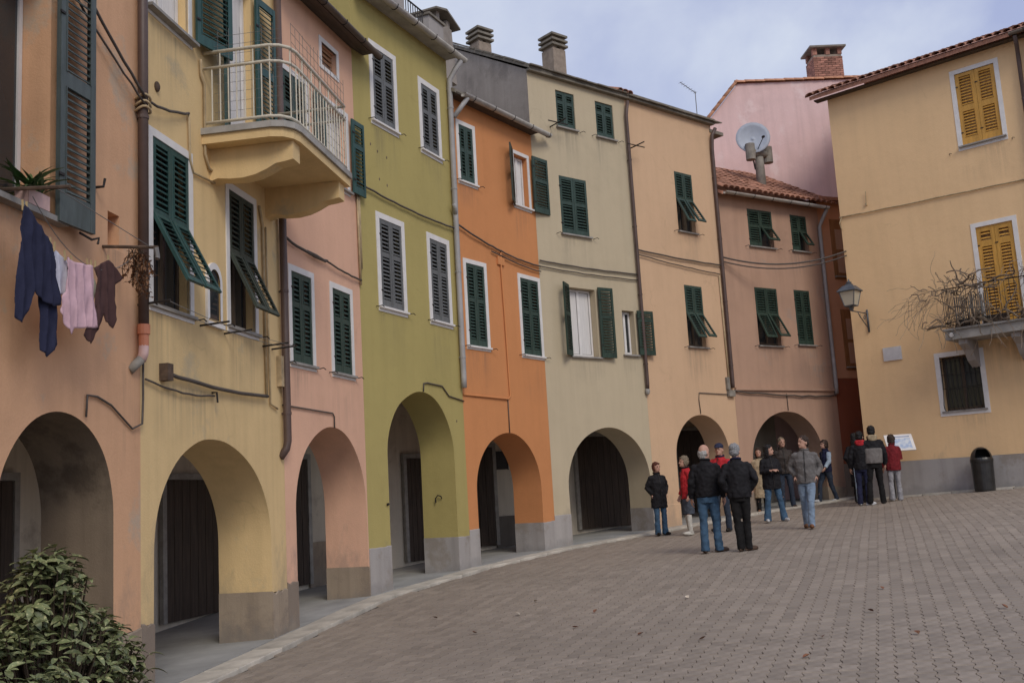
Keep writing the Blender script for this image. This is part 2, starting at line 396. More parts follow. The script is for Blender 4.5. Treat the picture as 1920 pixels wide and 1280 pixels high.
for i in range(-190, 190):
    for j in range(-120, 120):
        p = org + da * ((j + (.5 if i % 2 else 0)) * PL) + db * (i * PW)
        if p.y < 4.0 or p.y > 32: continue
        if p.x < -.40 * p.y - 1.8 or p.x > .60 * p.y + 2.4: continue
        if not in_square(p): continue
        cells.append((p, i % 2))
def paver_shape():
    g = .005; bv = .009; l = PL / 2; we = PW * .577; ww = PW - we
    prof = [(-l, -we), (-l * .82, -we), (-l * .18, -ww), (l * .18, -ww), (l * .82, -we), (l, -we), (l, we), (l * .82, we), (l * .18, ww), (-l * .18, ww), (-l * .82, we), (-l, we)]
    def inset(d): return [(x - math.copysign(d * 2.4, x) if abs(x) > l * .9 else x, y - math.copysign(d, y)) for x, y in prof]
    n = len(prof)
    vs = [(x, y, -.015) for x, y in inset(.0008)] + [(x, y, 0) for x, y in inset(.0048)]
    fs = [(k, (k + 1) % n, n + (k + 1) % n, n + k) for k in range(n)] + [tuple(range(n, 2 * n))]
    return vs, fs
pv, pf = paver_shape()
pm = bpy.data.meshes.new('paver'); pm.from_pydata(pv, [], pf); pm.materials.append(M['paver'])
def visible_score(p):    # nearest in view
    v = Vector((p.x, p.y, gz(*p))); d = v.dot(fw); X = 960 + F * v.dot(right) / d; Yp = 640 - F * v.dot(upv) / d
    return d if (20 < X < 1900 and Yp < 1278 and Yp > 900) else 1e6 + d
order = sorted(range(len(cells)), key=lambda i: visible_score(cells[i][0]))
near = set(order[:300])
bv_, bf_, tone = [], [], []
for idx, (p, hor) in enumerate(cells):
    e1 = .05; z = gz(*p)
    tx = (gz(p.x + e1, p.y) - gz(p.x - e1, p.y)) / (2 * e1); ty = (gz(p.x, p.y + e1) - gz(p.x, p.y - e1)) / (2 * e1)
    dz = random.uniform(-.0025, .0025); jx, jy = random.gauss(0, .012), random.gauss(0, .012)
    ax = da
    if idx in near:
        X = Vector((ax.x, ax.y, ax.x * tx + ax.y * ty)).normalized(); Z = Vector((-tx + jx, -ty + jy, 1)).normalized(); Y = Z.cross(X).normalized(); X = Y.cross(Z)
        mt = Matrix(((X.x, Y.x, Z.x), (X.y, Y.y, Z.y), (X.z, Y.z, Z.z)))
        o = link('paver', pm, ground, (p.x, p.y, z + dz), mt.to_euler())
    else:
        b = len(bv_); bx = Vector((-ax.y, ax.x))
        for (lx, ly, lz) in pv:
            ox = ax.x * lx + bx.x * ly; oy = ax.y * lx + bx.y * ly
            bv_.append((p.x + ox, p.y + oy, z + lz + dz + ox * (tx - jx) + oy * (ty - jy)))
        bf_ += [tuple(b + i for i in f) for f in pf]; tone += [min(1, max(0, random.gauss(.40 if hor else .62, .19)))] * len(pf)
me = bpy.data.meshes.new('paving_blocks'); me.from_pydata(bv_, [], bf_); me.materials.append(M['paverm'])
at = me.attributes.new('tone', 'FLOAT', 'FACE'); at.data.foreach_set('value', tone)
o = link('paving_blocks', me, ground); tag(o, kind='stuff')

# portico floor strip, kerb stones
inner = offset(row, -2.66); edge = offset(row, .02)
mb = MB()
for i in range(len(row)):
    for q in (edge[i], inner[i]): mb.v.append((q.x, q.y, gz(*q) + .05))
n0 = len(mb.v)
for i in range(len(row)): mb.v.append((edge[i].x, edge[i].y, gz(*edge[i]) - .3))
for i in range(len(row) - 1):
    mb.f.append((2 * i, 2 * i + 2, 2 * i + 3, 2 * i + 1)); mb.f.append((n0 + i, n0 + i + 1, 2 * i + 2, 2 * i))
tag(mb.build('portico_floor', M['floor']), kind='structure')
kerb = empty('kerb'); tag(kerb, kind='structure')
ko = offset(row, .43); ki = offset(row, .025)
for i in range(1, len(row) - 1):
    n = max(2, int((ko[i + 1] - ko[i]).length / .95))
    for k in range(n):
        q = [ki[i].lerp(ki[i + 1], (k + .004) / n), ki[i].lerp(ki[i + 1], (k + .996) / n), ko[i].lerp(ko[i + 1], (k + .996) / n), ko[i].lerp(ko[i + 1], (k + .004) / n)]
        h = .045 + random.uniform(-.007, .007)
        c = sum(q, Vector((0, 0))) / 4
        mb = MB(); j = [random.uniform(-.012, .012) for _ in range(4)]
        q2 = [c + (p - c) * (1 - .012 / max(.1, (p - c).length)) for p in q]
        mb.v = [(p.x - c.x, p.y - c.y, -.2) for p in q] + [(p.x - c.x, p.y - c.y, gz(*p) - gz(*c) + h - .012 + jj * .3) for p, jj in zip(q, j)] + [(p.x - c.x, p.y - c.y, gz(*p) - gz(*c) + h + jj * .3) for p, jj in zip(q2, j)]
        mb.f = [(8, 9, 10, 11)] + [(l + a, l + (a + 1) % 4, l + 4 + (a + 1) % 4, l + 4 + a) for l in (0, 4) for a in range(4)]
        mb.build('kerb_stone', M['kerb'], kerb, loc=(c.x, c.y, gz(*c)))

bw = offset(row, -2.6); cf = offset(row, -.72)
mb = MB()
for q in bw: mb.v += [(q.x, q.y, gz(*q) - .3), (q.x, q.y, gz(*q) + 3.7)]
mb.f = [(2 * i, 2 * i + 2, 2 * i + 3, 2 * i + 1) for i in range(len(bw) - 1)]
backwall = mb.build('portico_back_wall', M['backwall']); tag(backwall, kind='structure')
mb = MB()
for a, b in zip(offset(row, -.3), offset(row, -2.7)): mb.v += [(a.x, a.y, gz(*a) + 3.62), (b.x, b.y, gz(*b) + 3.62)]
mb.f = [(2 * i, 2 * i + 1, 2 * i + 3, 2 * i + 2) for i in range(len(bw) - 1)]
tag(mb.build('portico_ceiling', M['ceil']), kind='structure')

def portico_door(h, u0, u1, z1, mat='door', planks=5):
    e = empty('door', L(h, u0, -2.58, .03), rz(h)); e.parent = backwall
    w_ = u1 - u0
    for k in range(planks):
        MB().box(w_ * k / planks + .006, w_ * (k + 1) / planks - .006, -.05, .0, 0, z1).build('plank', M[mat], e)
    MB().box(-.1, -.002, -.07, .0, 0, z1 + .1).box(w_ + .002, w_ + .1, -.07, .0, 0, z1 + .1).box(-.002, w_ + .002, -.07, 0, z1 + .004, z1 + .1).build('door_frame', M['sillstone'], e)
portico_door('H2', .5, 1.6, 2.2); portico_door('H3', .97, 2.45, 2.12, planks=7); portico_door('H4', .95, 1.86, 2.3)
portico_door('H5', 1.2, 1.95, 2.2); portico_door('H6', -.75, .38, 2.3); portico_door('H7', .0, 1.95, 2.35, planks=8); portico_door('H8', .1, 2.2, 2.3, planks=8)
MB().box(.42, 1.25, -.02, 0, -.1, .66).build('dado', M['dado'], backwall, loc=L('H6', 0, -2.58, .03), rot=(0, 0, rz('H6')))
MB().box(1.92, 2.6, -.02, 0, -.1, .75).build('dado', M['plinthb'], backwall, loc=L('H4', 0, -2.58, .03), rot=(0, 0, rz('H4')))
o = MB().box(.50, .86, -.04, -.022, 1.77, 2.2).box(.485, .50, -.05, -.022, 1.755, 2.215).box(.86, .875, -.05, -.022, 1.755, 2.215).build('notice_board', M['iron'], None, loc=L('H6', 0, -2.58, .03), rot=(0, 0, rz('H6')))
rebase(o); tag(o, 'dark framed notice board on the pale wall inside the orange house arch', 'notice board')

# ------------------------------------------------------------------ house builders
SLATS = {}
def slat_mesh(w_, mat):
    k = (round(w_, 3), mat)
    if k not in SLATS:
        b = MB().mbox(Matrix.Rotation(R(-40), 4, 'X'), 0, w_, -.005, .005, -.027, .027)
        SLATS[k] = b.mesh('slat', M[mat])
    return SLATS[k]
def leaf(house, name, w_, h_, mat, panels, loc, rot=(0, 0, 0), st=.055, th=.034, sp=.064, hinges=True, solid_low=0):
    """louvred leaf: x 0..w, z 0..h, thickness along -y; panels = list of (z0,z1) louvre bays"""
    b = MB()
    b.box(0, st, -th, 0, 0, h_).box(w_ - st, w_, -th, 0, 0, h_)
    zs = [0] + [v for p in panels for v in p] + [h_]
    for a, c in zip(zs[0::2], zs[1::2]):
        if c - a > .004: b.box(st, w_ - st, -th + .002, -.002, a, c)
    for (a, c) in panels:       # thin beads round each bay
        b.box(st, st + .012, -th - .006, -th + .001, a, c).box(w_ - st - .012, w_ - st, -th - .006, -th + .001, a, c)
    o = b.build(name, M[mat], house, loc=loc, rot=rot)
    sm = slat_mesh(w_ - 2 * st, mat)
    for (a, c) in panels:
        n = max(2, int((c - a) / sp))
        for i in range(n):
            link('slat', sm, o, (st, -th / 2, a + (i + .5) * (c - a) / n))
    if hinges:
        for zz in (.18 * h_, .82 * h_):
            MB().box(-.02, .05, -th - .012, -th - .001, zz - .012, zz + .012).build('hinge', M['iron'], o)
    return o
def two(h_, split=.40, gap=.085, bot=.13, top=.08):
    return [(bot, h_ * (1 - split) - gap / 2), (h_ * (1 - split) + gap / 2, h_ - top)]
def window_back(house, u0, u1, z0, z1, depth, frame='wood', curtain=False):
    w_ = u1 - u0; fw_ = .05
    b = MB().box(u0, u0 + fw_, depth - .05, depth, z0, z1).box(u1 - fw_, u1, depth - .05, depth, z0, z1)
    b.box(u0 + fw_, u1 - fw_, depth - .05, depth, z0, z0 + fw_ + .02).box(u0 + fw_, u1 - fw_, depth - .05, depth, z1 - fw_, z1)
    b.box((u0 + u1) / 2 - .035, (u0 + u1) / 2 + .035, depth - .055, depth, z0 + fw_ + .02, z1 - fw_)
    o = b.build('window', M[frame], house)
    for a, c in ((u0 + fw_, (u0 + u1) / 2 - .035), ((u0 + u1) / 2 + .035, u1 - fw_)):
        MB().box(a, c, depth - .03, depth - .022, z0 + fw_ + .02, z1 - fw_).build('pane', M['pane'], o)
        if curtain:
            cb = MB(); n = 14
            for i in range(n + 1):
                x = a + .01 + (c - a - .02) * i / n; y = depth - .034 - .006 * (i % 2)
                cb.v += [(x, y, z0 + fw_ + .03), (x, y, z1 - fw_ - .01)]
            cb.f = [(2 * i, 2 * i + 2, 2 * i + 3, 2 * i + 1) for i in range(n)]
            cb.build('curtain', M['curtain'], o)
    return o
def surround(house, u0, u1, z0, z1, wd=.1, mat='white', y=-.014, bottom=True):
    b = MB().box(u0, u0 + wd, y, .03, z0, z1).box(u1 - wd, u1, y, .03, z0, z1).box(u0 + wd, u1 - wd, y, .03, z1 - wd, z1)
    if bottom: b.box(u0 + wd, u1 - wd, y, .03, z0, z0 + wd * .9)
    return b.build('window_surround', M[mat], house)
def sill(house, u0, u1, z, mat='sillstone', d=.07, t=.035):
    return MB().box(u0, u1, -d, .1, z - t, z).build('sill', M[mat], house)
def stays(house, us, z):
    for u in us:
        MB().tube([(u, .02, z), (u, -.06, z), (u + .03, -.10, z + .012), (u + .08, -.11, z - .01)], .008, 5).build('shutter_stay', M['iron'], house)

def arch_loop(a):
    uL, uR, uc, zs, zc = a; pts = []
    n = 18
    for i in range(n + 1):
        t = math.pi / 2 * i / n; pts.append((uc - (uc - uL) * math.cos(t), zs + (zc - zs) * math.sin(t)))
    for i in range(1, n + 1):
        t = math.pi / 2 * i / n; pts.append((uc + (uR - uc) * math.sin(t), zs + (zc - zs) * math.cos(t)))
    return pts
def house(key, label, H, arch, zp, mat, pmat, holes, D=6.0, pitch=25, rev='', left_mat=None, right_mat=None, zbase=None, roof_mat='slate', over=.22):
    (x, y), a, bz, W = FR[key]
    e = empty('house', (x, y, bz), rz(key), label, 'house')
    zb = zp if arch else (zbase if zbase is not None else -.5)
    outer = [(0, zb)]
    awob = lambda q: (q[0] + .014 * noise.noise(Vector((q[0] * 1.9, q[1] * 1.9, W * 9))), q[1] + .014 * noise.noise(Vector((q[0] * 2.1, q[1] * 1.7, 5 + W * 9))))
    aloop = [awob(q) for q in arch_loop(arch)] if arch else []
    if arch: outer += [(arch[0], zb)] + aloop + [(arch[1], zb)]
    outer += [(W, zb), (W, H), (0, H)]
    holes_l = [[(u0, z0), (u0, z1), (u1, z1), (u1, z0)] for (u0, u1, z0, z1, d) in holes]
    b = MB()
    pts, tr = poly_fill([outer] + holes_l)
    b.add([(p[0], 0, p[1]) for p in pts], tr)
    pts, tr = poly_fill([outer]); b.add([(p[0], .73, p[1]) for p in pts], tr)
    for (u0, u1, z0, z1, d) in holes:
        q = [(u0, z0), (u1, z0), (u1, z1), (u0, z1)]
        b.add([(p[0], 0, p[1]) for p in q] + [(p[0], d, p[1]) for p in q], [(i, (i + 1) % 4, (i + 1) % 4 + 4, i + 4) for i in range(4)] + [(4, 5, 6, 7)])
    rb = MB()
    if arch:
        ar = [(arch[0], zb)] + aloop + [(arch[1], zb)]
        rb.add([(p[0], 0, p[1]) for p in ar] + [(p[0], .73, p[1]) for p in ar], [(i, i + 1, i + 1 + len(ar), i + len(ar)) for i in range(len(ar) - 1)])
    rs = H + D * math.tan(R(pitch))
    for (uu, mm) in ((0, left_mat), (W, right_mat)):
        poly = [(.0, zb if uu == 0 or not arch else zb), (D, zb), (D, rs), (0, H)]
        if arch: poly = [(0, 3.4), (D, 3.4), (D, rs), (0, H)]
        v_ = [(uu, p[0], p[1]) for p in poly]; f_ = [(0, 1, 2, 3)]
        if mm: MB().add(v_, f_).build('side_wall', M[mm], e)
        else: b.add(v_, f_)
    if arch:
        b.add([(0, 0, zb), (0, .73, zb), (0, .73, 3.4), (0, 0, 3.4), (W, 0, zb), (W, .73, zb), (W, .73, 3.4), (W, 0, 3.4)], [(0, 1, 2, 3), (4, 5, 6, 7)])
    b.add([(0, D, zb), (W, D, zb), (W, D, rs), (0, D, rs)], [(0, 1, 2, 3)])
    wall = b.build('wall', M[mat], e)
    if arch: rb.build('arch_reveal', M[rev or mat], e, smooth=True)
    if arch:
        for (p0, p1) in ((0, arch[0]), (arch[1], W)):
            if p1 - p0 > .02:
                a_, b_ = (p0, p1 + .006) if p0 == 0 else (p0 - .006, p1); n_ = max(4, int((b_ - a_) / .09)); pb = MB(); hs_ = [zp + .012 + (.05 if pmat == 'plinthb' else .018) * noise.noise(Vector((k * .9 + p0 * 7, zp * 5, W))) for k in range(n_ + 1)]
                ys_ = [-.008, -.008 + random.uniform(-.003, .003), .734]
                for k in range(n_ + 1):
                    x_ = a_ + (b_ - a_) * k / n_; ch_ = .0
                    pb.v += [(x_, -.008 - .005 * random.random(), -.6), (x_, -.008 - .004 * random.random(), hs_[k] - .012), (x_, -.003, hs_[k]), (x_, .734, hs_[k]), (x_, .734, -.6)]
                for k in range(n_):
                    for j in range(4): pb.f.append((k * 5 + j, (k + 1) * 5 + j, (k + 1) * 5 + j + 1, k * 5 + j + 1))
                pb.f.append((0, 1, 2, 3, 4)); pb.f.append(tuple(n_ * 5 + j for j in (4, 3, 2, 1, 0)))
                pb.build('plinth', M[pmat], e)
    # roof slab
    t = math.tan(R(pitch))
    MB().prismx([(-over, H - over * t + .06), (D + .1, rs + .06), (D + .1, rs + .16), (-over, H - over * t + .14)], -.05, W + .05).build('roof', M[roof_mat], e)
    return e
def gutter(e, u0, u1, z, y=-.3, r=.065, mat='gutter', brackets=True):
    b = MB(); n = 8
    for u in (u0, u1):
        for k in range(n + 1):
            a = math.pi * k / n; b.v.append((u, y - r * math.cos(a), z - r * math.sin(a)))
        for k in range(n + 1):
            a = math.pi * k / n; b.v.append((u, y - (r - .008) * math.cos(a), z - (r - .008) * math.sin(a)))
    s = 2 * (n + 1)
    for k in range(n):
        b.f.append((k, k + 1, s + k + 1, s + k)); b.f.append((n + 1 + k, s + n + 1 + k, s + n + 2 + k, n + 2 + k))
    b.f.append(tuple(range(n + 1))); b.f.append(tuple(s + k for k in range(n, -1, -1)))
    b.f.append((0, s, s + n + 1, n + 1)); b.f.append((n, n + n + 1, s + n + n + 1, s + n))
    g = b.build('gutter', M[mat], e, smooth=True)
    k = u0 + .35
    while brackets and k < u1:
        MB().tube([(k, y + r + .05, z + .03), (k, y + r, z), (k, y + r * .7, z - r * .8), (k, y, z - r - .006), (k, y - r * .75, z - r * .75), (k, y - r - .004, z + .01)], .011, 5).build('bracket', M['iron'], g)
        k += .72
    return g
def pipe(e, path, r=.045, mat='pipe_grey', clips=True, name='drainpipe'):
    o = MB().tube(path, r, 10).build(name, M[mat], e, smooth=True)
    if clips:
        zs = [p[2] for p in path]; zz = min(zs) + .6
        while zz < max(zs) - .4:
            for a, c in zip(path[:-1], path[1:]):
                lo, hi = sorted((a[2], c[2]))
                if lo < zz < hi:
                    k = (zz - a[2]) / (c[2] - a[2]); x = a[0] + (c[0] - a[0]) * k; y = a[1] + (c[1] - a[1]) * k
                    MB().loft([(x, y, zz - .018, r + .008, r + .008), (x, y, zz + .018, r + .008, r + .008)], 10).box(x - .01, x + .01, y, .01, zz - .012, zz + .012).build('pipe_clip', M[mat], o); break
            zz += 1.7
    return o
def wavy(p0, p1, sag=.03, n=10, jit=.008):
    p0, p1 = Vector(p0), Vector(p1)
    return [p0.lerp(p1, i / n) + Vector((0, random.uniform(-jit, 0), -sag * 4 * (i / n) * (1 - i / n) + random.uniform(-jit, jit))) for i in range(n + 1)]
def cable(e, pts, r=.014, mat='cable', name='cable'):
    return MB().tube(pts, r, 6).build(name, M[mat], e, smooth=True)

def closed_window(e, u0, u1, z0, z1, mat, split=.42, sur=0, flap=None, sl=True, inset=.03, smat='sillstone', stay=True, back='wood', gap_panels=None):
    """two closed louvred leaves in an opening; flap = (left angle, right angle) tilts the lower panels out"""
    w_ = (u1 - u0) / 2; h_ = z1 - z0
    for k in (0, 1):
        x = u0 + k * w_ + .003
        lw = w_ - .006
        if flap and flap[k]:
            top = h_ * .46
            zt = z0 + h_ - top
            leaf(e, 'shutter', lw, top, mat, [(.06, top - .07)], (x, inset, zt), hinges=False)
            fl = h_ * .47
            a = R(flap[k])
            leaf(e, 'shutter_flap', lw - .03, fl, mat, [(.06, fl - .05)], (x + .015, inset - .01 - math.sin(a) * fl, zt - math.cos(a) * fl - .005), rot=(-a, 0, 0), hinges=False, st=.05)
        else:
            leaf(e, 'shutter', lw, h_, mat, gap_panels or two(h_, split), (x, inset, z0), hinges=(k == 0))
    window_back(e, u0 + .01, u1 - .01, z0 + .01, z1 - .01, .17, back)
    if sur: surround(e, u0 - sur, u1 + sur, z0 - sur * .9, z1 + sur, sur)
    if sl: sill(e, u0 - (sur or .05), u1 + (sur or .05), z0 - .005, smat, d=.06 if sur else .07)
    if stay: stays(e, (u0 - .18, u1 + .12), z0 - .03)

# ------------------------------------------------------------------ house 1: peach, left edge
h1 = house('H1', 'peach plastered house at the left edge with washing line and open dark shutters', 9.6, (1.32, 3.08, 2.2, 1.86, 2.74), .72, 'H1', 'plinthb',
           [(1.0, 1.98, 4.42, 6.75, .34), (2.96, 3.18, 4.42, 4.76, .22)], rev='stonedark')
window_back(h1, 1.01, 1.97, 4.43, 6.74, .32, 'white')
sill(h1, .9, 2.12, 4.42, d=.10, t=.05)
leaf(h1, 'shutter', .52, 2.36, 'sh_dark', [(.27, 1.26), (1.40, 2.26)], (1.95, -.075, 4.38), rot=(0, 0, R(-4)), st=.075, th=.045)
leaf(h1, 'shutter', .52, 2.36, 'sh_dark', [(.27, 1.26), (1.40, 2.26)], (1.0, -.03, 4.40), rot=(0, 0, R(-142)), st=.075, th=.045)
MB().tube([(2.3, -.1, 4.36), (2.45, -.13, 4.33), (2.52, -.16, 4.36), (2.5, -.16, 4.30)], .012, 6).build('shutter_stay', M['iron'], h1)
MB().tube([(2.72, .0, 4.92), (2.72, -.09, 4.92), (2.73, -.1, 5.0)], .014, 6).build('shutter_stay', M['iron'], h1)
for zz in (6.0, 6.06, 6.13): MB().tube([(3.54 + .075 * math.cos(a), -.07 + .075 * math.sin(a), zz + .02 * math.sin(a * 2)) for a in [2 * math.pi * i / 14 for i in range(15)]], .013, 6, False).build('cable_loop', M['conduit'], h1, smooth=True)
p = pipe(h1, [(3.54, -.07, 9.6), (3.54, -.07, 3.62)], .052, 'pipe_brown')
MB().loft([(3.54, -.07, 3.62, .062, .062), (3.54, -.07, 3.72, .062, .062)], 12).loft([(3.54, -.07, 3.50, .05, .05), (3.54, -.07, 3.62, .05, .05)], 12).build('pipe_socket', M['pvc'], p, smooth=False)
MB().tube([(3.54, -.07, 3.5), (3.53, -.07, 3.42), (3.50, -.06, 3.35)], .05, 10).build('pipe_elbow', M['pvc2'], p, smooth=True)
MB().tube([(3.50, -.06, 3.36), (3.40, .01, 3.24)], .048, 10).build('pipe_outlet', M['chimneymetal'], p, smooth=True)
cable(h1, wavy((3.50, -.11, 6.12), (2.2, -.03, 6.95), .02), .016); cable(h1, wavy((3.50, -.11, 6.04), (2.2, -.02, 6.72), .02), .012)
cable(h1, [(3.66 - .02, -.03, 6.0), (3.62, -.03, 4.5), (3.60, -.03, 3.2), (3.60, -.03, 2.98), (3.58, -.03, 2.72), (3.4, -.02, 2.66), (3.0, -.02, 2.86), (2.75, -.02, 2.92), (2.58, -.02, 2.92), (2.56, -.02, 2.72)], .011)

# ------------------------------------------------------------------ house 2: pale yellow with balcony
h2 = house('H2', 'pale yellow house with the railed balcony and propped green shutters', 9.9, (.25, 3.25, 1.62, 1.32, 2.56), .66, 'H2', 'plinthb',
           [(.25, 1.07, 3.92, 5.76, .22), (2.12, 2.87, 3.98, 5.72, .22), (.2, 1.1, 7.22, 8.9, .2), (2.2, 2.92, 6.27, 8.75, .22)])
closed_window(h2, .25, 1.07, 3.92, 5.76, 'sh_teal', flap=(27, 27), sur=.09)
closed_window(h2, 2.12, 2.87, 3.98, 5.72, 'sh_old', flap=(25, 25), sur=.09)
window_back(h2, .21, 1.09, 7.23, 8.89, .17, 'white', True); surround(h2, .12, 1.18, 7.14, 8.98, .08); sill(h2, .1, 1.2, 7.21, d=.1)
leaf(h2, 'shutter', .62, 1.66, 'sh_teal', two(1.66, .42), (1.2, -.045, 7.24), rot=(0, 0, R(-16)), st=.07)
# balcony door with its two leaves
b = MB().box(2.21, 2.27, .1, .17, 6.27, 8.74).box(2.85, 2.91, .1, .17, 6.27, 8.74).box(2.27, 2.85, .1, .17, 8.66, 8.74).box(2.27, 2.85, .1, .16, 6.27, 7.05).box(2.53, 2.59, .1, .17, 7.05, 8.66)
dr = b.build('balcony_door', M['white'], h2)
MB().box(2.27, 2.53, .12, .13, 7.05, 8.66).build('pane', M['curtain'], dr); MB().box(2.59, 2.85, .12, .13, 7.05, 8.66).build('pane', M['curtain'], dr)
leaf(h2, 'shutter', .48, 2.4, 'sh_teal', [(.2, 1.3), (1.42, 2.3)], (2.19, -.02, 6.30), rot=(0, 0, R(-160)), st=.06)
leaf(h2, 'shutter', .50, 2.4, 'sh_teal', [(.2, 1.3), (1.42, 2.3)], (2.93, -.05, 6.30), rot=(0, 0, R(-8)), st=.06)
# small arched niche window
al = arch_loop((1.52, 1.80, 1.66, 4.42, 4.58)); lo = [(1.52, 3.98)] + al + [(1.80, 3.98)]
lo2 = [(1.46, 3.93)] + arch_loop((1.46, 1.86, 1.66, 4.42, 4.66)) + [(1.86, 3.93)]
b = MB(); n = len(lo)
b.add([(p[0], -.03, p[1]) for p in lo] + [(p[0], -.03, p[1]) for p in lo2] + [(p[0], .0, p[1]) for p in lo2], [(i, i + 1, n + i + 1, n + i) for i in range(n - 1)] + [(n + i, n + i + 1, 2 * n + i + 1, 2 * n + i) for i in range(n - 1)])
b.box(1.44, 1.88, -.05, 0, 3.88, 3.93)
nw = b.build('arched_window', M['white'], h2)
b = MB(); b.add([(p[0], -.008, p[1]) for p in lo], [tuple(range(n))]).build('pane', M['pane'], nw)
# balcony
prof = [(1.42, .0), (1.42, -.86), (1.47, -1.0), (1.58, -1.09), (1.72, -1.12), (3.6, -1.12), (3.6, 0)]
def flat_prism(pts, z0, z1):
    n = len(pts); b = MB(); b.add([(x, y, z0) for x, y in pts] + [(x, y, z1) for x, y in pts], [tuple(range(n)), tuple(range(2 * n - 1, n - 1, -1))] + [(i, i + n, (i + 1) % n + n, (i + 1) % n) for i in range(n)]); return b
bal = flat_prism(prof, 6.06, 6.17).build('balcony', M['H2'], h2)
flat_prism([(x + (.0 if x > 2 else -.03), y - .03 if y < 0 else y) for x, y in prof], 6.172, 6.25).build('slab_edge', M['concrete'], bal)
for u in (1.62, 3.28):
    pr = [(0, 6.058), (-1.06, 6.058), (-1.06, 5.83), (-.95, 5.81), (-.84, 5.80), (-.72, 5.74), (-.58, 5.69), (-.42, 5.665), (-.25, 5.67), (-.1, 5.69), (0, 5.66)]
    MB().prismx(pr, u, u + .22).build('bracket', M['H2'], bal)
railp = [(1.46, -.01), (1.46, -.84), (1.50, -.96), (1.60, -1.05), (1.74, -1.08), (3.56, -1.08), (3.56, -.01)]
rl = MB()
for z, r in ((7.22, .022), (7.02, .02), (6.33, .02)):
    # smooth corner
    pts = [Vector((x, y, z)) for x, y in railp]
    rl.tube(pts, r, 8)
rl = rl.build('railing', M['rail'], bal, smooth=True)
for y in [-.12 - .105 * i for i in range(8)]:
    MB().tube([(1.46, y, 6.33), (1.46, y, 7.02 if int(y * 10) % 2 else 7.22)], .009, 6).build('baluster', M['rail'], rl)
for i in range(19):
    x = 1.62 + i * .107; yy = -1.05 if i == 0 else -1.08
    MB().tube([(x, yy, 6.33), (x, yy, 7.02 if i % 3 else 7.22)], .009, 6).build('baluster', M['rail'], rl)
# wire mesh on the balcony front
wm = MB()
for i in range(16):
    x = 1.62 + i * .13; wm.tube([(x, -1.075, 6.34), (x + random.uniform(-.02, .02), -1.075, 7.55 + random.uniform(-.08, .06))], .0028, 4, False)
for k in range(10):
    z = 6.45 + k * .12; wm.tube(wavy((1.6, -1.075, z), (3.56, -1.075, z), .0, 8, .006), .0026, 4, False)
for i in range(6):
    y = -.2 - i * .14; wm.tube([(1.462, y, 6.34), (1.462, y, 7.5)], .0028, 4, False)
for k in range(9):
    z = 6.45 + k * .12; wm.tube([(1.462, -.15, z), (1.462, -1.0, z)], .0026, 4, False)
wm.build('wire_mesh', M['wire'], bal)
# pipes, conduits, cables of house 2
p = pipe(h2, [(3.70, -.08, 9.8), (3.70, -.08, 2.62), (3.69, -.06, 2.52), (3.62, .0, 2.40)], .052, 'pipe_brown')
cable(h2, wavy((.02, -.08, 6.05), (1.05, -.025, 6.30), .04), .016); cable(h2, [(1.05, -.025, 6.3), (1.07, -.025, 5.75), (1.15, -.025, 5.62), (1.7, -.025, 5.66)], .014, 'conduit')
cable(h2, [(1.36, -.025, 7.1), (1.37, -.025, 6.9), (1.45, -.025, 6.82), (1.45, -.025, 5.95), (1.55, -.025, 5.8), (1.75, -.025, 5.78)], .018, 'conduit', 'conduit')
cable(h2, [(3.02, -.025, 5.75), (3.12, -.025, 5.5), (3.14, -.025, 3.2)], .018, 'conduit', 'conduit')
cable(h2, [(3.22, -.025, 5.5), (3.24, -.025, 4.0), (3.26, -.025, 3.1), (3.5, -.025, 3.05)], .014, 'conduit', 'conduit')
cable(h2, wavy((.42, -.05, 3.21), (3.12, -.04, 3.19), .05), .022); cable(h2, wavy((.05, -.03, 3.1), (1.6, -.03, 3.06), .05), .011)
MB().box(.38, .5, -.1, .0, 3.12, 3.3).build('cable_box', M['rust'], h2)
MB().tube([(1.6, .0, 3.1), (1.6, -.06, 3.1), (1.6, -.07, 2.98)], .012, 6).build('hook', M['iron'], h2)
MB().box(3.55, 3.65, -.07, 0, 3.36, 3.78).build('meter_box', M['conduit'], h2)
MB().ell((.35, -.01, 6.35), (.045, .03, .06)).build('vent', M['rust'], h2)
# drying bar under the windows
db_ = empty('drying_rack', L('H2', 0, 0, 3.85), rz('H2'), 'thin wire drying lines on iron arms below the yellow house windows', 'drying rack')
for u in (-.05, 1.32, 1.95, 3.1, 3.4):
    MB().tube([(u, 0, 0), (u, -.36, .02)], .012, 6).build('arm', M['iron'], db_)
for y in (-.18, -.33): MB().tube(wavy((-.05, y, .02), (3.4, y, .02), .05, 12, .002), .004, 4).build('line', M['wire'], db_)

# ------------------------------------------------------------------ house 3: salmon
h3 = house('H3', 'narrow salmon pink house between the yellow and olive houses', 9.36, (.3, 2.66, 1.54, 1.58, 2.79), .62, 'H3', 'plinthb',
           [(.31, .93, 3.66, 4.98, .2), (1.64, 2.29, 3.65, 4.97, .2), (.2, .9, 6.72, 8.0, .2), (1.65, 2.36, 6.72, 8.0, .2), (1.52, 2.07, 8.60, 8.98, .2)], over=.3, roof_mat='eavewood')
closed_window(h3, .31, .93, 3.66, 4.98, 'sh_green', .36, sur=.09); closed_window(h3, 1.64, 2.29, 3.65, 4.97, 'sh_green', .36, sur=.09)
closed_window(h3, .2, .9, 6.72, 8.0, 'sh_green', .4, sur=.08, stay=False)
window_back(h3, 1.66, 2.35, 6.73, 7.99, .17, 'white', True); surround(h3, 1.57, 2.44, 6.64, 8.08, .08); sill(h3, 1.55, 2.46, 6.71)
leaf(h3, 'shutter', .4, 1.28, 'sh_teal', two(1.28, .35), (2.45, -.05, 6.72), rot=(0, 0, R(-5)))
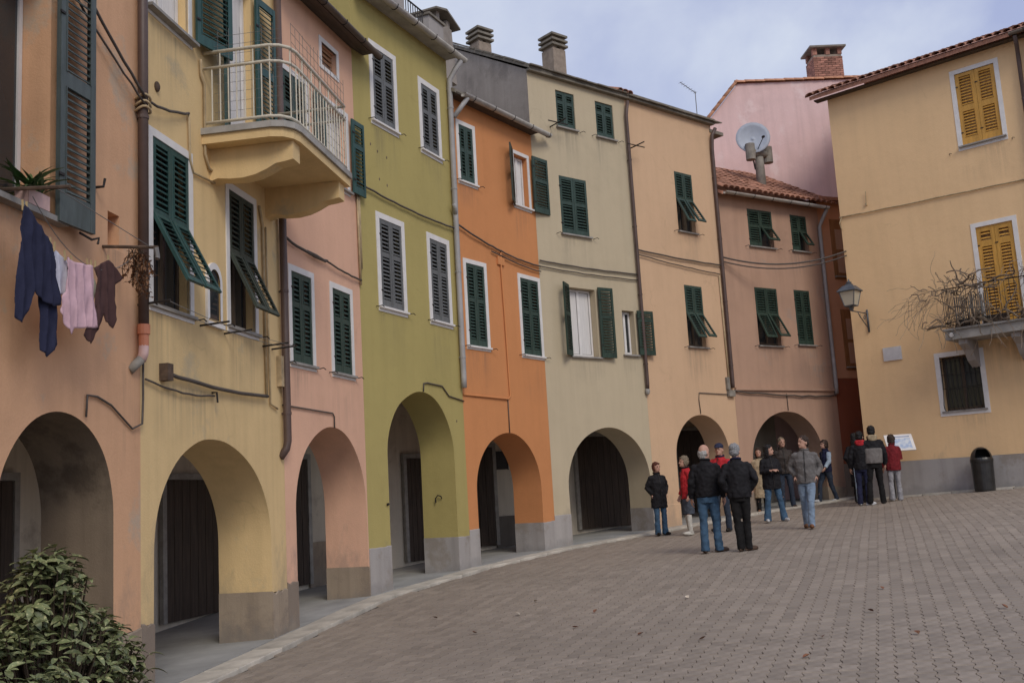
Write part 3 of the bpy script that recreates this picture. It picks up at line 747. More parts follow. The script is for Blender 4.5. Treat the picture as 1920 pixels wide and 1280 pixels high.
leaf(h3, 'shutter', .4, 1.28, 'sh_teal', two(1.28, .35), (1.14, -.03, 6.72), rot=(0, 0, R(3)))
surround(h3, 1.44, 2.15, 8.52, 9.06, .08); window_back(h3, 1.53, 2.06, 8.61, 8.97, .15, 'sh_brown')
b = MB()
for k in range(4): b.box(1.56, 2.03, .06, .075, 8.65 + k * .085, 8.70 + k * .085)
b.build('louvre', M['sh_brown'], h3)
gutter(h3, -.1, 3.15, 9.34, -.34, .06, 'gutter_brown')
MB().box(-.02, 3.05, -.33, .0, 9.37, 9.42).build('eave_board', M['eavewood'], h3)
cable(h3, wavy((.0, -.05, 5.42), (1.4, -.05, 5.33), .04), .022); cable(h3, wavy((1.4, -.05, 5.33), (2.68, -.04, 5.28), .02), .016)
MB().tube([(.75, -.05, 5.35), (1.0, -.055, 5.33), (1.35, -.05, 5.32)], [.02, .035, .02], 8).build('cable_joint', M['cable'], h3)
cable(h3, [(2.68, -.03, 5.2), (2.66, -.03, 6.9)], .02, 'conduit', 'conduit')
cable(h3, [(-.05, -.02, 3.02), (1.5, -.02, 3.0), (1.55, -.02, 2.95), (1.55, -.02, 2.78)], .011)

# ------------------------------------------------------------------ house 4: olive
h4 = house('H4', 'olive green house with slate grey shutters and white window surrounds', 10.36, (.66, 3.03, 1.94, 2.2, 3.37), .72, 'H4', 'plinth',
           [(.65, 1.36, 8.11, 9.49, .2), (2.38, 3.01, 8.08, 9.42, .2), (.67, 1.41, 4.77, 6.33, .2), (2.44, 3.12, 4.77, 6.34, .2)], over=.25, pitch=6)
for q in ((.65, 1.36, 8.11, 9.49), (2.38, 3.01, 8.08, 9.42), (.67, 1.41, 4.77, 6.33), (2.44, 3.12, 4.77, 6.34)):
    closed_window(h4, *q, 'sh_slate', .4, sur=.105, smat='white')
gutter(h4, -.05, 3.75, 10.34, -.3, .075, 'gutter')
MB().box(0, 3.5, -.24, 0, 10.30, 10.34).build('eave_board', M['concrete'], h4)
p = pipe(h4, [(3.58, -.3, 10.26), (3.52, -.18, 10.05), (3.46, -.08, 9.85), (3.43, -.08, 6.9), (3.43, -.08, 3.75), (3.42, -.08, 3.55)], .055, 'pipe_grey')
MB().tube([(3.43, -.08, 6.98), (3.36, -.12, 7.12), (3.3, -.12, 7.2)], .04, 10).build('pipe_branch', M['pipe_grey'], p, smooth=True)
cable(h4, wavy((.05, -.04, 6.78), (3.5, -.05, 6.74), .06, 16), .018); cable(h4, [(.02, -.03, 7.0), (.03, -.03, 5.3)], .022, 'conduit', 'conduit')
cable(h4, [(1.94, -.02, 3.38), (1.96, -.02, 3.53), (2.1, -.02, 3.55), (2.65, -.02, 3.53), (2.9, -.02, 3.36), (3.5, -.02, 3.3)], .013)
MB().tube([(.58, -.01, 1.4), (.58, -.04, 1.42)], .02, 6).build('ring_plate', M['iron'], h4)
MB().tube([(3.03 - .02, .3, 1.46), (2.98, .3, 1.5), (2.97, .36, 1.52), (2.98, .42, 1.46), (2.99, .42, 1.38)], .012, 6).build('iron_ring', M['iron'], h4)
for (u_, z_) in ((.72, 7.55), (1.02, 7.52), (.75, 7.05), (1.0, 7.0), (.5, 7.62), (3.2, 2.9)): MB().ell((u_, -.001, z_), (.02, .006, .028), 7, 5).build('plaster_chip', M['stonedark'], h4)
# roof terrace: posts, railing, hooded chimney
MB().box(1.85, 2.5, .35, .6, 10.35, 11.7).build('terrace_post', M['plinth'], h4)
ter = MB().box(3.50, 4.12, .35, .6, 10.35, 11.40).build('terrace_post', M['plinth'], h4)
MB().box(3.46, 4.16, .31, .64, 11.40, 11.45).build('coping', M['slate'], ter)
tr = MB().tube([(2.5, .45, 11.45), (3.45, .45, 11.45)], .02, 6).tube([(2.5, .45, 10.5), (3.45, .45, 10.5)], .015, 6).tube([(.6, .45, 11.45), (1.85, .45, 11.45)], .02, 6).build('terrace_railing', M['iron'], h4)
for i in range(10): MB().tube([(2.55 + i * .095, .45, 10.4), (2.55 + i * .095, .45, 11.45)], .011, 5).build('baluster', M['iron'], tr)
for i in range(12): MB().tube([(.65 + i * .1, .45, 10.4), (.65 + i * .1, .45, 11.45)], .011, 5).build('baluster', M['iron'], tr)
ch = MB().prism([(4.10, 10.4), (4.95, 10.4), (4.80, 11.62), (4.16, 11.62)], .5, 1.0).build('chimney', M['grey'], h4)
MB().prism([(3.95, 11.80), (4.45, 11.95), (5.05, 11.74), (5.05, 11.70), (4.45, 11.90), (3.95, 11.76)], .4, 1.1).build('chimney_cap', M['slate'], ch)
MB().box(4.18, 4.32, .53, .97, 11.62, 11.85).box(4.64, 4.78, .53, .97, 11.62, 11.80).build('chimney_leg', M['grey'], ch)

# ------------------------------------------------------------------ house 5: orange
h5 = house('H5', 'orange plastered house, lower than its neighbours, with grey gutter', 9.46, (.31, 2.62, 1.5, 1.43, 2.58), .70, 'H5', 'plinth',
           [(.3, .78, 7.7, 8.9, .2), (2.3, 2.82, 7.6, 8.77, .22), (.31, .93, 4.3, 5.98, .2), (2.26, 2.97, 4.28, 5.96, .2)], over=.22)
closed_window(h5, .3, .78, 7.7, 8.9, 'sh_green', .44, sur=.09, smat='white')
closed_window(h5, .31, .93, 4.3, 5.98, 'sh_green', .44, sur=.09, smat='white'); closed_window(h5, 2.26, 2.97, 4.28, 5.96, 'sh_green', .44, sur=.09, smat='white')
window_back(h5, 2.31, 2.81, 7.61, 8.76, .16, 'white', True); surround(h5, 2.21, 2.91, 7.52, 8.86, .08); sill(h5, 2.18, 2.94, 7.6, 'white')
leaf(h5, 'shutter', .46, 1.3, 'sh_old', two(1.3, .42), (2.25, -.03, 7.56), rot=(0, 0, R(-152)))
leaf(h5, 'shutter', .54, 1.3, 'sh_green', two(1.3, .42), (2.94, -.06, 7.56), rot=(0, 0, R(-6)))
gutter(h5, .15, 3.45, 9.44, -.28, .075, 'gutter')
MB().box(0, 3.07, -.24, 0, 9.40, 9.44).build('eave_board', M['eavewood'], h5)
pipe(h5, [(.3, -.28, 9.38), (.2, -.2, 9.2), (.05, -.1, 8.95)], .05, 'pipe_grey', False)
cable(h5, wavy((.0, -.06, 6.72), (1.55, -.04, 6.42), .03), .02); cable(h5, wavy((1.55, -.04, 6.42), (3.07, -.04, 6.32), .03), .018); cable(h5, wavy((1.2, -.04, 6.36), (3.07, -.04, 6.20), .03), .014)
cable(h5, [(1.55, -.03, 6.4), (1.53, -.03, 6.2), (1.57, -.03, 4.8), (1.61, -.03, 3.35), (1.52, -.03, 3.28), (.0, -.02, 3.3)], .018, 'H5', 'conduit')
cable(h5, [(1.52, -.02, 3.3), (1.52, -.02, 2.58)], .011)
MB().box(1.42, 1.66, -.04, 0, 6.12, 6.3).build('junction_box', M['H5'], h5)

# ------------------------------------------------------------------ house 6: cream
h6 = house('H6', 'tall cream house with two capped chimneys and open green shutters', 10.85, (.48, 3.12, 1.84, 1.28, 2.58), .68, 'H6', 'plinth',
           [(.86, 1.46, 9.65, 10.55, .2), (2.16, 2.77, 9.65, 10.55, .2), (.79, 1.66, 7.06, 8.44, .2), (.88, 1.7, 4.2, 5.8, .32), (2.56, 2.97, 4.31, 5.38, .3)], left_mat='grey', pitch=30, over=.12)
for q in ((.86, 1.46, 9.65, 10.55), (2.16, 2.77, 9.65, 10.55)): closed_window(h6, *q, 'sh_green', .3, inset=.06)
closed_window(h6, .79, 1.66, 7.06, 8.44, 'sh_green', .46)
window_back(h6, .89, 1.69, 4.21, 5.79, .22, 'white', True); sill(h6, .8, 1.78, 4.2); window_back(h6, 2.57, 2.96, 4.32, 5.37, .2, 'white'); sill(h6, 2.5, 3.02, 4.31)
leaf(h6, 'shutter', .44, 1.66, 'sh_green2', two(1.66, .42), (.87, -.02, 4.19), rot=(0, 0, R(-148)))
leaf(h6, 'shutter', .44, 1.66, 'sh_green2', two(1.66, .42), (1.73, -.055, 4.19), rot=(0, 0, R(-5)))
leaf(h6, 'shutter', .50, 1.08, 'sh_green2', two(1.08, .22), (3.01, -.055, 4.31), rot=(0, 0, R(-5)))
MB().box(-.02, 3.22, -.12, .0, 10.80, 10.86).build('eave_board', M['slate'], h6)
p = pipe(h6, [(3.2, -.12, 10.72), (3.16, -.08, 10.35), (3.18, -.08, 3.62), (3.18, -.07, 3.5)], .045, 'pipe_brown')
MB().ell((3.18, -.06, 3.44), (.06, .06, .09)).build('pipe_shoe', M['concrete'], p)
cable(h6, wavy((.0, -.04, 6.32), (3.15, -.04, 6.3), .03, 14), .018); cable(h6, wavy((.0, -.04, 6.18), (3.15, -.04, 6.16), .03, 14), .014)
def drying_bar(h, u, z, label):
    e = empty('drying_bar', L(h, u, 0, z), rz(h), label, 'drying bar', 'iron drying bars on the cream house')
    MB().tube([(0, 0, 0), (0, -.55, .03)], .016, 6).build('arm', M['iron'], e); MB().tube([(-.3, -.28, .012), (.3, -.28, .02)], .014, 6).build('cross_bar', M['iron'], e)
drying_bar('H6', .62, 9.58, 'iron drying bar beside the upper left window of the cream house')
drying_bar('H6', 3.22, 9.50, 'iron drying bar crossing the brown drainpipe of the cream house')
def stack_chimney(u, y, w_, z0, z1, lm):
    c = MB().box(u - w_ / 2, u + w_ / 2, y - w_ / 2, y + w_ / 2, z0, z1).build('chimney', M[lm], h6)
    for k in range(3):
        z = z1 + .005 + k * .13; q = w_ / 2 + .055
        MB().box(u - q, u + q, y - q, y + q, z + .06, z + .115).build('chimney_slab', M['slate'], c)
        MB().box(u - w_ / 2 + .03, u - w_ / 2 + .15, y - w_ / 2 + .03, y + w_ / 2 - .03, z, z + .06).box(u + w_ / 2 - .15, u + w_ / 2 - .03, y - w_ / 2 + .03, y + w_ / 2 - .03, z, z + .06).build('chimney_spacer', M['mortar'], c)
    q = w_ / 2
    MB().add([(u - q, y - q, z1 + .39), (u + q, y - q, z1 + .39), (u + q, y + q, z1 + .39), (u - q, y + q, z1 + .39), (u, y, z1 + .52)], [(0, 1, 4), (1, 2, 4), (2, 3, 4), (3, 0, 4), (3, 2, 1, 0)]).build('chimney_cap', M['tile'], c)
stack_chimney(.45, 2.2, .40, 11.4, 12.42, 'mortar'); stack_chimney(1.84, 1.0, .42, 11.2, 12.12, 'mortar')

# ------------------------------------------------------------------ house 7: light peach
h7 = house('H7', 'light peach house with two tilted green shutters above the low arch', 10.68, (.9, 3.0, 2.0, 1.66, 2.72), .55, 'H7', 'H7',
           [(1.71, 2.41, 7.46, 9.05, .22), (1.73, 2.43, 4.45, 6.04, .22)], right_mat='grey', pitch=20, over=.14)
closed_window(h7, 1.71, 2.41, 7.46, 9.05, 'sh_green', flap=(27, 31)); closed_window(h7, 1.73, 2.43, 4.45, 6.04, 'sh_green', flap=(27, 31))
MB().box(0, 3.45, -.13, .0, 10.62, 10.68).build('eave_board', M['slate'], h7)
p = pipe(h7, [(3.42, -.16, 10.5), (3.33, -.1, 10.3), (3.32, -.07, 9.9), (3.30, -.07, 3.55), (3.30, -.06, 3.42)], .05, 'pipe_brown')
cable(h7, wavy((.0, -.05, 6.75), (3.3, -.05, 6.70), .03, 14), .02); cable(h7, wavy((.0, -.05, 6.63), (3.2, -.05, 6.45), .03, 14), .014)
cable(h7, [(3.3, -.03, 3.25), (1.95, -.02, 3.27), (1.92, -.02, 3.1), (1.95, -.02, 2.74)], .011); cable(h7, [(3.18, -.03, 6.4), (3.2, -.03, 3.3)], .02, 'conduit', 'conduit')
MB().box(3.08, 3.2, -.06, 0, 3.38, 3.7).box(3.1, 3.35, -.09, 0, 3.2, 3.36).build('meter_box', M['chimneymetal'], h7)
MB().box(3.40, 3.86, .45, 3.0, 8.0, 10.42).build('side_wall', M['grey'], h7); MB().box(3.36, 3.95, -.02, 3.0, 10.43, 10.52).build('roof_edge', M['slate'], h7)
an = empty('antenna', L('H7', 3.35, -.35, 10.62), rz('H7'), 'thin television antenna mast at the right end of the light peach roof', 'antenna')
MB().tube([(0, 0, 0), (0, 0, 1.1)], .012, 6).build('mast', M['wire'], an); MB().tube([(-.62, 0, 1.22), (.03, 0, 1.05)], .010, 5).build('boom', M['wire'], an)
for i in range(7): MB().tube([(-.6 + i * .1, -.07, 1.215 - i * .026), (-.6 + i * .1, .07, 1.215 - i * .026)], .004, 4).build('element', M['wire'], an)

# ------------------------------------------------------------------ roof tiles
def tile_mesh(length=.40, r=.105, mat='tile'):
    b = MB(); n = 6
    for (y, rr) in ((0, r), (length, r * .86)):
        for k in range(n + 1):
            a = math.pi * k / n; b.v.append((-rr * math.cos(a), y, rr * .75 * math.sin(a)))
        for k in range(n + 1):
            a = math.pi * k / n; b.v.append((-(rr - .016) * math.cos(a), y, (rr - .016) * .75 * math.sin(a)))
    s = 2 * (n + 1)
    for k in range(n):
        b.f.append((k, k + 1, s + k + 1, s + k)); b.f.append((n + 1 + k, s + n + 1 + k, s + n + 2 + k, n + 2 + k)); b.f.append((k, n + 1 + k, n + 2 + k, k + 1))
    return b.mesh('roof_tile', M[mat], True)
TILE = tile_mesh(); RIDGE = tile_mesh(.40, .15, 'tile2')
def tile_roof(e, u0, u1, z, y0, rows, pitch, step=.2, me=None, roofpart=None):
    par = e
    a = R(pitch); n = int((u1 - u0) / step)
    for i in range(n + 1):
        for k in range(rows):
            d = k * .34
            link('roof_tile', me or TILE, par, (u0 + (u1 - u0) * i / n + random.uniform(-.008, .008), y0 + d * math.cos(a), z + d * math.sin(a) + .012 * random.random()), (a - .04 + random.uniform(-.015, .015), random.uniform(-.03, .03), random.uniform(-.02, .02)))
for (hh, u0, u1, zz, n) in ((h6, -.04, 3.2, 10.93, 9), (h7, .02, 3.7, 10.72, 10)):     # thin overlapping stone slabs along the eave
    for i in range(n):
        w_ = (u1 - u0) / n
        MB().box(0, w_ * .985, -.2 + random.uniform(-.015, .02), .12, 0, .028).build('roof_slab', M['slate'], hh, loc=(u0 + i * w_, 0, zz + random.uniform(0, .012)), rot=(R(14), R(random.uniform(-1.2, 1.2)), 0))
for k in range(9):
    d = k * .36
    MB().box(-.09, .3, 0, .37, 0, .028).build('roof_slab', M['slate'], h6, loc=(0, d, 10.985 + d * math.tan(R(30)) + .012 * (k % 2)), rot=(R(30), 0, 0))
for k in range(3): link('roof_tile', TILE, h6, (2.9 + k * .17, -.2, 10.90), (R(24), 0, R(random.uniform(-8, 8))))

# ------------------------------------------------------------------ house 8: dusty pink, tiled roof
h8 = house('H8', 'dusty pink house with red tiled roof and stone ledge over its arch', 8.52, (.46, 3.23, 1.92, 1.30, 2.62), .5, 'H8', 'plinthb',
           [(1.1, 2.05, 7.17, 8.22, .22), (2.8, 3.46, 7.18, 8.22, .22), (1.1, 1.96, 4.41, 6.01, .22), (2.65, 3.28, 4.48, 6.03, .2)], pitch=31, D=3.6, over=.25, roof_mat='tile')
closed_window(h8, 1.1, 2.05, 7.17, 8.22, 'sh_green2', flap=(0, 33), gap_panels=two(1.05, .45)); closed_window(h8, 2.8, 3.46, 7.18, 8.22, 'sh_green2', flap=(0, 30), gap_panels=two(1.04, .45))
closed_window(h8, 1.1, 1.96, 4.41, 6.01, 'sh_green2', flap=(24, 30)); closed_window(h8, 2.65, 3.28, 4.48, 6.03, 'sh_green2', .45)
gutter(h8, .0, 4.1, 8.5, -.32, .07, 'gutter')
tile_roof(h8, .06, 4.6, 8.62, -.3, 10, 31, .21)
MB().box(.02, 3.96, -.06, .0, 3.18, 3.25).build('ledge', M['H8'], h8)
cable(h8, wavy((-.05, -.05, 3.16), (3.9, -.05, 3.05), .06, 14, .015), .02)
cable(h8, [(1.95, -.02, 3.1), (1.95, -.02, 2.64)], .011)
pipe(h8, [(4.05, -.3, 8.42), (3.98, -.2, 8.2), (3.93, -.08, 7.95), (3.93, -.08, 3.3), (3.93, -.06, 3.1)], .055, 'pipe_grey')
fl = empty('roof_flue', L('H8', 2.78, -.9, 9.0), rz('H8'), 'round grey flue with twin barrel cowl on the dusty pink house roof', 'flue')
MB().loft([(0, 0, -.2, .15, .15), (0, 0, .95, .13, .13), (0, 0, 1.2, .12, .12)], 14).build('pipe', M['chimneymetal'], fl, smooth=True)
MB().tube([(-.34, 0, 1.32), (.38, 0, 1.32)], .11, 12).build('cross_pipe', M['chimneymetal'], fl, smooth=True)
for x in (-.34, .38): MB().loft([(x, 0, 1.08, .14, .14), (x, 0, 1.56, .14, .14)], 14).build('barrel', M['chimneymetal'], fl, smooth=False)
dsh = empty('satellite_dish', L('H8', 2.64, -.95, 10.45), rz('H8'), 'white round satellite dish above the roof flue', 'satellite dish')
b = MB(); n = 20; rg = 5
for i in range(rg + 1):
    rr = .50 * i / rg
    for k in range(n):
        a = 2 * math.pi * k / n; b.v.append((rr * math.cos(a), -.0 - .34 * (rr / .5) ** 2 * .32, rr * math.sin(a)))
for i in range(rg):
    for k in range(n): b.f.append((i * n + k, i * n + (k + 1) % n, (i + 1) * n + (k + 1) % n, (i + 1) * n + k))
dm = b.mesh('reflector', M['dish'], True)
o = link('reflector', dm, dsh, (0, 0, .30), (R(-8), 0, R(-40))); sol = o.modifiers.new('s', 'SOLIDIFY'); sol.thickness = .015
MB().tube([(0, .03, .25), (.02, .08, -.2), (.05, .05, -.6)], .025, 6).build('mount', M['iron'], dsh); MB().tube([(0, -.1, -.12), (-.05, -.45, .2)], .012, 5).build('feed_arm', M['iron'], dsh); MB().ell((-.05, -.46, .22), (.04, .06, .04)).build('receiver', M['iron'], dsh)

# ------------------------------------------------------------------ house 8b: narrow red-based house at the alley
h8b = house('H8b', 'narrow salmon house with dark red base behind the yellow corner', 8.6, None, 0, 'H8b', 'plinthb', [(.47, 1.0, 6.28, 7.92, .12), (.56, 1.1, 3.64, 5.24, .12), (1.02, 1.9, -.3, 2.1, .5)], zbase=3.32, D=3, pitch=25) if False else None
(x8, y8), a8, bz8, W8 = FR['H8b']
h8b = empty('house', (x8, y8, bz8), rz('H8b'), 'narrow salmon house with dark red base behind the yellow corner', 'house')
MB().box(0, W8, 0, 3, 3.32, 8.5).build('wall', M['H8b'], h8b); MB().box(0, 1.0, .012, .6, .9, 3.318).box(1.9, W8, .012, .6, .9, 3.318).box(1.0, 1.9, .012, .6, 2.2, 3.318).build('lower_wall', M['red'], h8b)
MB().box(0, 1.0, -.03, .6, -.6, .898).box(1.9, W8, -.03, .6, -.6, .898).build('plinth', M['plinthb'], h8b)
MB().box(-.1, W8, -.25, 3.1, 8.5, 8.6).build('roof', M['tile'], h8b)
for (u0, u1, z0, z1) in ((.40, 1.05, 6.2, 8.0), (.46, 1.12, 3.55, 5.32)):
    surround(h8b, u0, u1, z0, z1, .12, 'sh_brown'); MB().box(u0 + .12, u1 - .12, -.01, .002, z0 + .11, z1 - .12).build('shutter', M['sh_brown'], h8b)
    sill(h8b, u0, u1, z0 + .1, d=.08); b = MB()
    for k in range(2): b.box(u0 + .16, u1 - .16, -.018, -.008, z0 + .2 + k * .7, z0 + .8 + k * .7)
    b.build('shutter_panel', M['H8'], h8b)
MB().box(1.0, 1.9, .45, .5, -.5, 2.2).build('door', M['door'], h8b)

# ------------------------------------------------------------------ house 10: faded pink, behind
(x10, y10), a10, bz10, W10 = FR['H10']
h10 = empty('house', (x10, y10, bz10), rz('H10'), 'faded pink house rising behind the tiled roof with orange ridge tiles', 'house')
MB().prism([(-1.6, 0), (6, 0), (6, 13.4), (.62, 13.4), (-.40, 12.22), (-1.6, 10.8)], 0, 5).build('wall', M['H10'], h10)
for i in range(14): link('ridge_tile', RIDGE, h10, (.55 + i * .32, .04, 13.42 + .008 * (i % 2)), (0, 0, R(-90)))
rr = MB()
for i in range(8):
    t = i / 8; link('ridge_tile', RIDGE, h10, (-1.0 + 1.6 * t, .04, 11.56 + 1.85 * t), (R(49), 0, R(-90)))
bc = empty('chimney', L('H10', 3.56, -1.0, 13.72), rz('H10'), 'red brick chimney with open top slots and flat cap', 'chimney')
MB().box(.02, .96, .02, .72, 0, 1.0).build('core', M['mortar'], bc)
bm_ = {}
def brick_at(x, y, z, lx, ly):
    k = (round(lx, 3), round(ly, 3))
    if k not in bm_: bm_[k] = MB().box(0, lx, 0, ly, 0, .062).mesh('brick', M['brick'])
    link('brick', bm_[k], bc, (x, y, z), (0, 0, random.uniform(-.01, .01)))
for c in range(12):
    z = .03 + c * .075; sh = (c % 2) * .125
    x = -.005 - (.12 if c % 2 else 0)
    while x < .97:
        xa = max(x, -.005); xb = min(x + .235, .985)
        if xb - xa > .05: brick_at(xa, -.005, z, xb - xa, .06)
        x += .25
    y = .06 - (.12 if not c % 2 else 0)
    while y < .74:
        ya = max(y, .058); yb = min(y + .235, .745)
        if yb - ya > .05: brick_at(-.005, ya, z, .06, yb - ya); brick_at(.925, ya, z, .06, yb - ya)
        y += .25
for (x, y) in ((0, 0), (.44, 0), (.84, 0), (0, .6), (.84, .6)): MB().box(x, x + .14, y, y + .14, 1.0, 1.22).build('pillar', M['brick'], bc)
MB().box(-.12, 1.1, -.12, .86, 1.222, 1.28).build('cap', M['slate'], bc); MB().box(.4, .58, .25, .5, 1.282, 1.4).build('cap_stone', M['brick'], bc)

# ------------------------------------------------------------------ house 9: warm yellow, right
(x9, y9), a9, bz9, W9 = FR['H9']
h9 = empty('house', (x9, y9, bz9), rz('H9'), 'large warm yellow house on the right with mustard shutters and grey base', 'house')
b = MB()
holes = [(3.39, 4.35, 8.65, 10.54, .2), (3.43, 4.29, 3.98, 6.5, .2), (2.17, 3.13, 2.04, 3.4, .25)]
outer = [(0, .88), (W9, .88), (W9, 11.0), (0, 11.0)]
pts, tr_ = poly_fill([outer] + [[(u0, z0), (u0, z1), (u1, z1), (u1, z0)] for (u0, u1, z0, z1, d) in holes])
b.add([(p[0], 0, p[1]) for p in pts], tr_)
for (u0, u1, z0, z1, d) in holes:
    q = [(u0, z0), (u1, z0), (u1, z1), (u0, z1)]
    b.add([(p[0], 0, p[1]) for p in q] + [(p[0], d, p[1]) for p in q], [(i, (i + 1) % 4, (i + 1) % 4 + 4, i + 4) for i in range(4)] + [(4, 5, 6, 7)])
b.add([(0, 0, .88), (0, 7, .88), (0, 7, 11), (0, 0, 11)], [(0, 1, 2, 3)]); b.add([(W9, 0, .88), (W9, 7, .88), (W9, 7, 11), (W9, 0, 11)], [(0, 1, 2, 3)]); b.add([(0, 7, .88), (W9, 7, .88), (W9, 7, 11), (0, 7, 11)], [(0, 1, 2, 3)])
b.build('wall', M['H9'], h9)
MB().box(-.012, W9, -.012, 7, -.8, .878).build('plinth', M['plinth'], h9)
rf = MB().prismx([(-.38, 10.93), (3.5, 12.6), (7.4, 10.93), (7.4, 11.03), (3.5, 12.72), (-.38, 11.03)], -.35, W9 + .2).build('roof', M['tile'], h9)
tile_roof(h9, -.3, 6.6, 11.04, -.46, 3, 23, .21)
for k in range(3): link('roof_tile', TILE, h9, (-.36, -.4 + k * .34, 11.06 + k * .145), (R(22), R(-12), 0))
MB().box(-.30, W9, -.22, -.0, 10.93, 10.965).build('eave_board', M['eavewood'], h9)
gutter(h9, 4.9, 8.3, 10.98, -.45, .07, 'gutter_brown'); pipe(h9, [(5.02, -.42, 10.9), (4.98, -.2, 10.7), (4.95, -.08, 10.45), (4.95, -.08, .3)], .05, 'pipe_brown')
surround(h9, 3.28, 4.46, 8.53, 10.65, .11); surround(h9, 3.32, 4.40, 3.95, 6.62, .11, bottom=False); surround(h9, 2.05, 3.25, 1.92, 3.52, .12)
sill(h9, 3.3, 4.44, 8.645, 'sillstone', d=.09); sill(h9, 2.1, 3.2, 2.04, 'sillstone', d=.06)
def plain_pair(e, u0, u1, z0, z1, mat, panels):
    w_ = (u1 - u0) / 2
    for k in (0, 1): leaf(e, 'shutter', w_ - .006, z1 - z0, mat, panels, (u0 + k * w_ + .003, .05, z0), st=.085, sp=.075)
plain_pair(h9, 3.39, 4.35, 8.65, 10.54, 'sh_must', [(.2, .88), (1.03, 1.8)])
plain_pair(h9, 3.43, 4.29, 3.98, 6.5, 'sh_must', [(.2, 1.0), (1.14, 2.02), (2.18, 2.4)])
stays(h9, (3.05, 4.55), 8.5)
window_back(h9, 2.18, 3.12, 2.05, 3.39, .22, 'wood')
gr = MB()
for i in range(9):
    u = 2.2 + i * .113; gr.tube([(u, -.02, 3.38), (u, -.03, 2.7), (u, -.10, 2.35), (u, -.15, 2.2), (u, -.10, 2.08), (u, -.02, 2.05)], .009, 5)
for z in (3.3, 2.95, 2.6): gr.tube([(2.18, -.03, z), (3.12, -.03, z)], .008, 5)
gr.build('window_grille', M['iron'], h9, smooth=True)
cable(h9, wavy((-.02, -.03, 7.56), (6, -.03, 7.42), .02, 14), .018, 'conduit'); cable(h9, [(.05, -.03, 7.55), (-.02, -.03, 7.4), (.02, -.03, 7.2)], .016, 'conduit')
MB().box(.74, .79, -.05, 0, 7.72, 7.78).tube([(.77, -.04, 7.75), (.80, -.05, 8.1)], .012, 5).build('wall_hook', M['conduit'], h9)
# balcony
bl = MB().box(2.70, 6.2, -.92, 0, 3.70, 3.92).build('balcony', M['concrete'], h9)
MB().box(2.66, 6.2, -.97, 0, 3.922, 3.97).build('slab_edge', M['sillstone'], bl)
for u in (2.95, 4.15, 5.4): MB().prismx([(0, 3.70), (-.8, 3.70), (-.8, 3.58), (-.5, 3.44), (-.3, 3.2), (0, 3.05)], u, u + .2).build('bracket', M['plinth'], bl)
rl = MB()
for z in (4.95, 4.12): rl.tube([(2.74, -.02, z), (2.74, -.90, z), (6.15, -.90, z)], .016, 6)
rl = rl.build('railing', M['iron'], bl, smooth=True)
for i in range(31): MB().tube([(2.74 + i * .11, -.9, 3.95), (2.74 + i * .11, -.92, 4.4), (2.74 + i * .11, -.90, 4.95)], .007, 5).build('baluster', M['iron'], rl)
for i in range(7): MB().tube([(2.74, -.12 - i * .11, 3.95), (2.74, -.12 - i * .11, 4.95)], .007, 5).build('baluster', M['iron'], rl)
b = MB()
for i in range(18): b.tube([(3.0 + i * .045, -.86 + random.uniform(-.01, .01), 4.05), (3.0 + i * .045, -.86, 4.72 + random.uniform(-.06, .06))], .014, 5)
o = b.build('reed_screen', simple('grey reed', (.24, .22, .19), .9, .3, 6), None, loc=L('H9', 0, 0, 0), rot=(0, 0, rz('H9'))); rebase(o); tag(o, 'grey reed screen tied behind the balcony vine', 'screen')
MB().tube([(2.86, -.95, 3.82), (2.87, -.99, 3.80)], .05, 10).build('lamp_disc', M['white'], bl)
# overhead cables to house 9
for k, (z8, z9) in enumerate(((6.75, 6.6), (6.63, 6.48))):
    a_, b_ = L('H8', -.1, .06, z8), L('H9', .08, .04, z9); pts = [a_.lerp(b_, i / 14) + Vector((0, 0, -.28 * 4 * (i / 14) * (1 - i / 14))) for i in range(15)]
    o = MB().tube(pts, .022 - .005 * k, 6).build('overhead_cable', M['cable'], None, smooth=True); rebase(o)
    tag(o, ['upper', 'lower'][k] + ' of the two black cables strung to the yellow house corner', 'cable', 'cables strung to the yellow house')
edg = empty('edging'); tag(edg, kind='structure')
for k in range(9):
    q = L('H9', .35 + k * .72, .11, 0); zq = gz(q.x, q.y)
    MB().box(-.35, .35, -.09, .085, -.2, .045 + random.uniform(-.012, .01)).build('kerb_stone', M['kerb'], edg, loc=(q.x, q.y, zq), rot=(R(random.uniform(-1, 1)), R(-1.8), rz('H9') + R(random.uniform(-.8, .8))))
# plaque
o = MB().box(.77, 1.25, -.03, .0, 3.49, 3.84).build('plaque', M['marble'], None, loc=L('H9', 0, .004, 0), rot=(0, 0, rz('H9'))); rebase(o); tag(o, 'small grey marble plaque on the yellow wall beside the lamp', 'plaque')

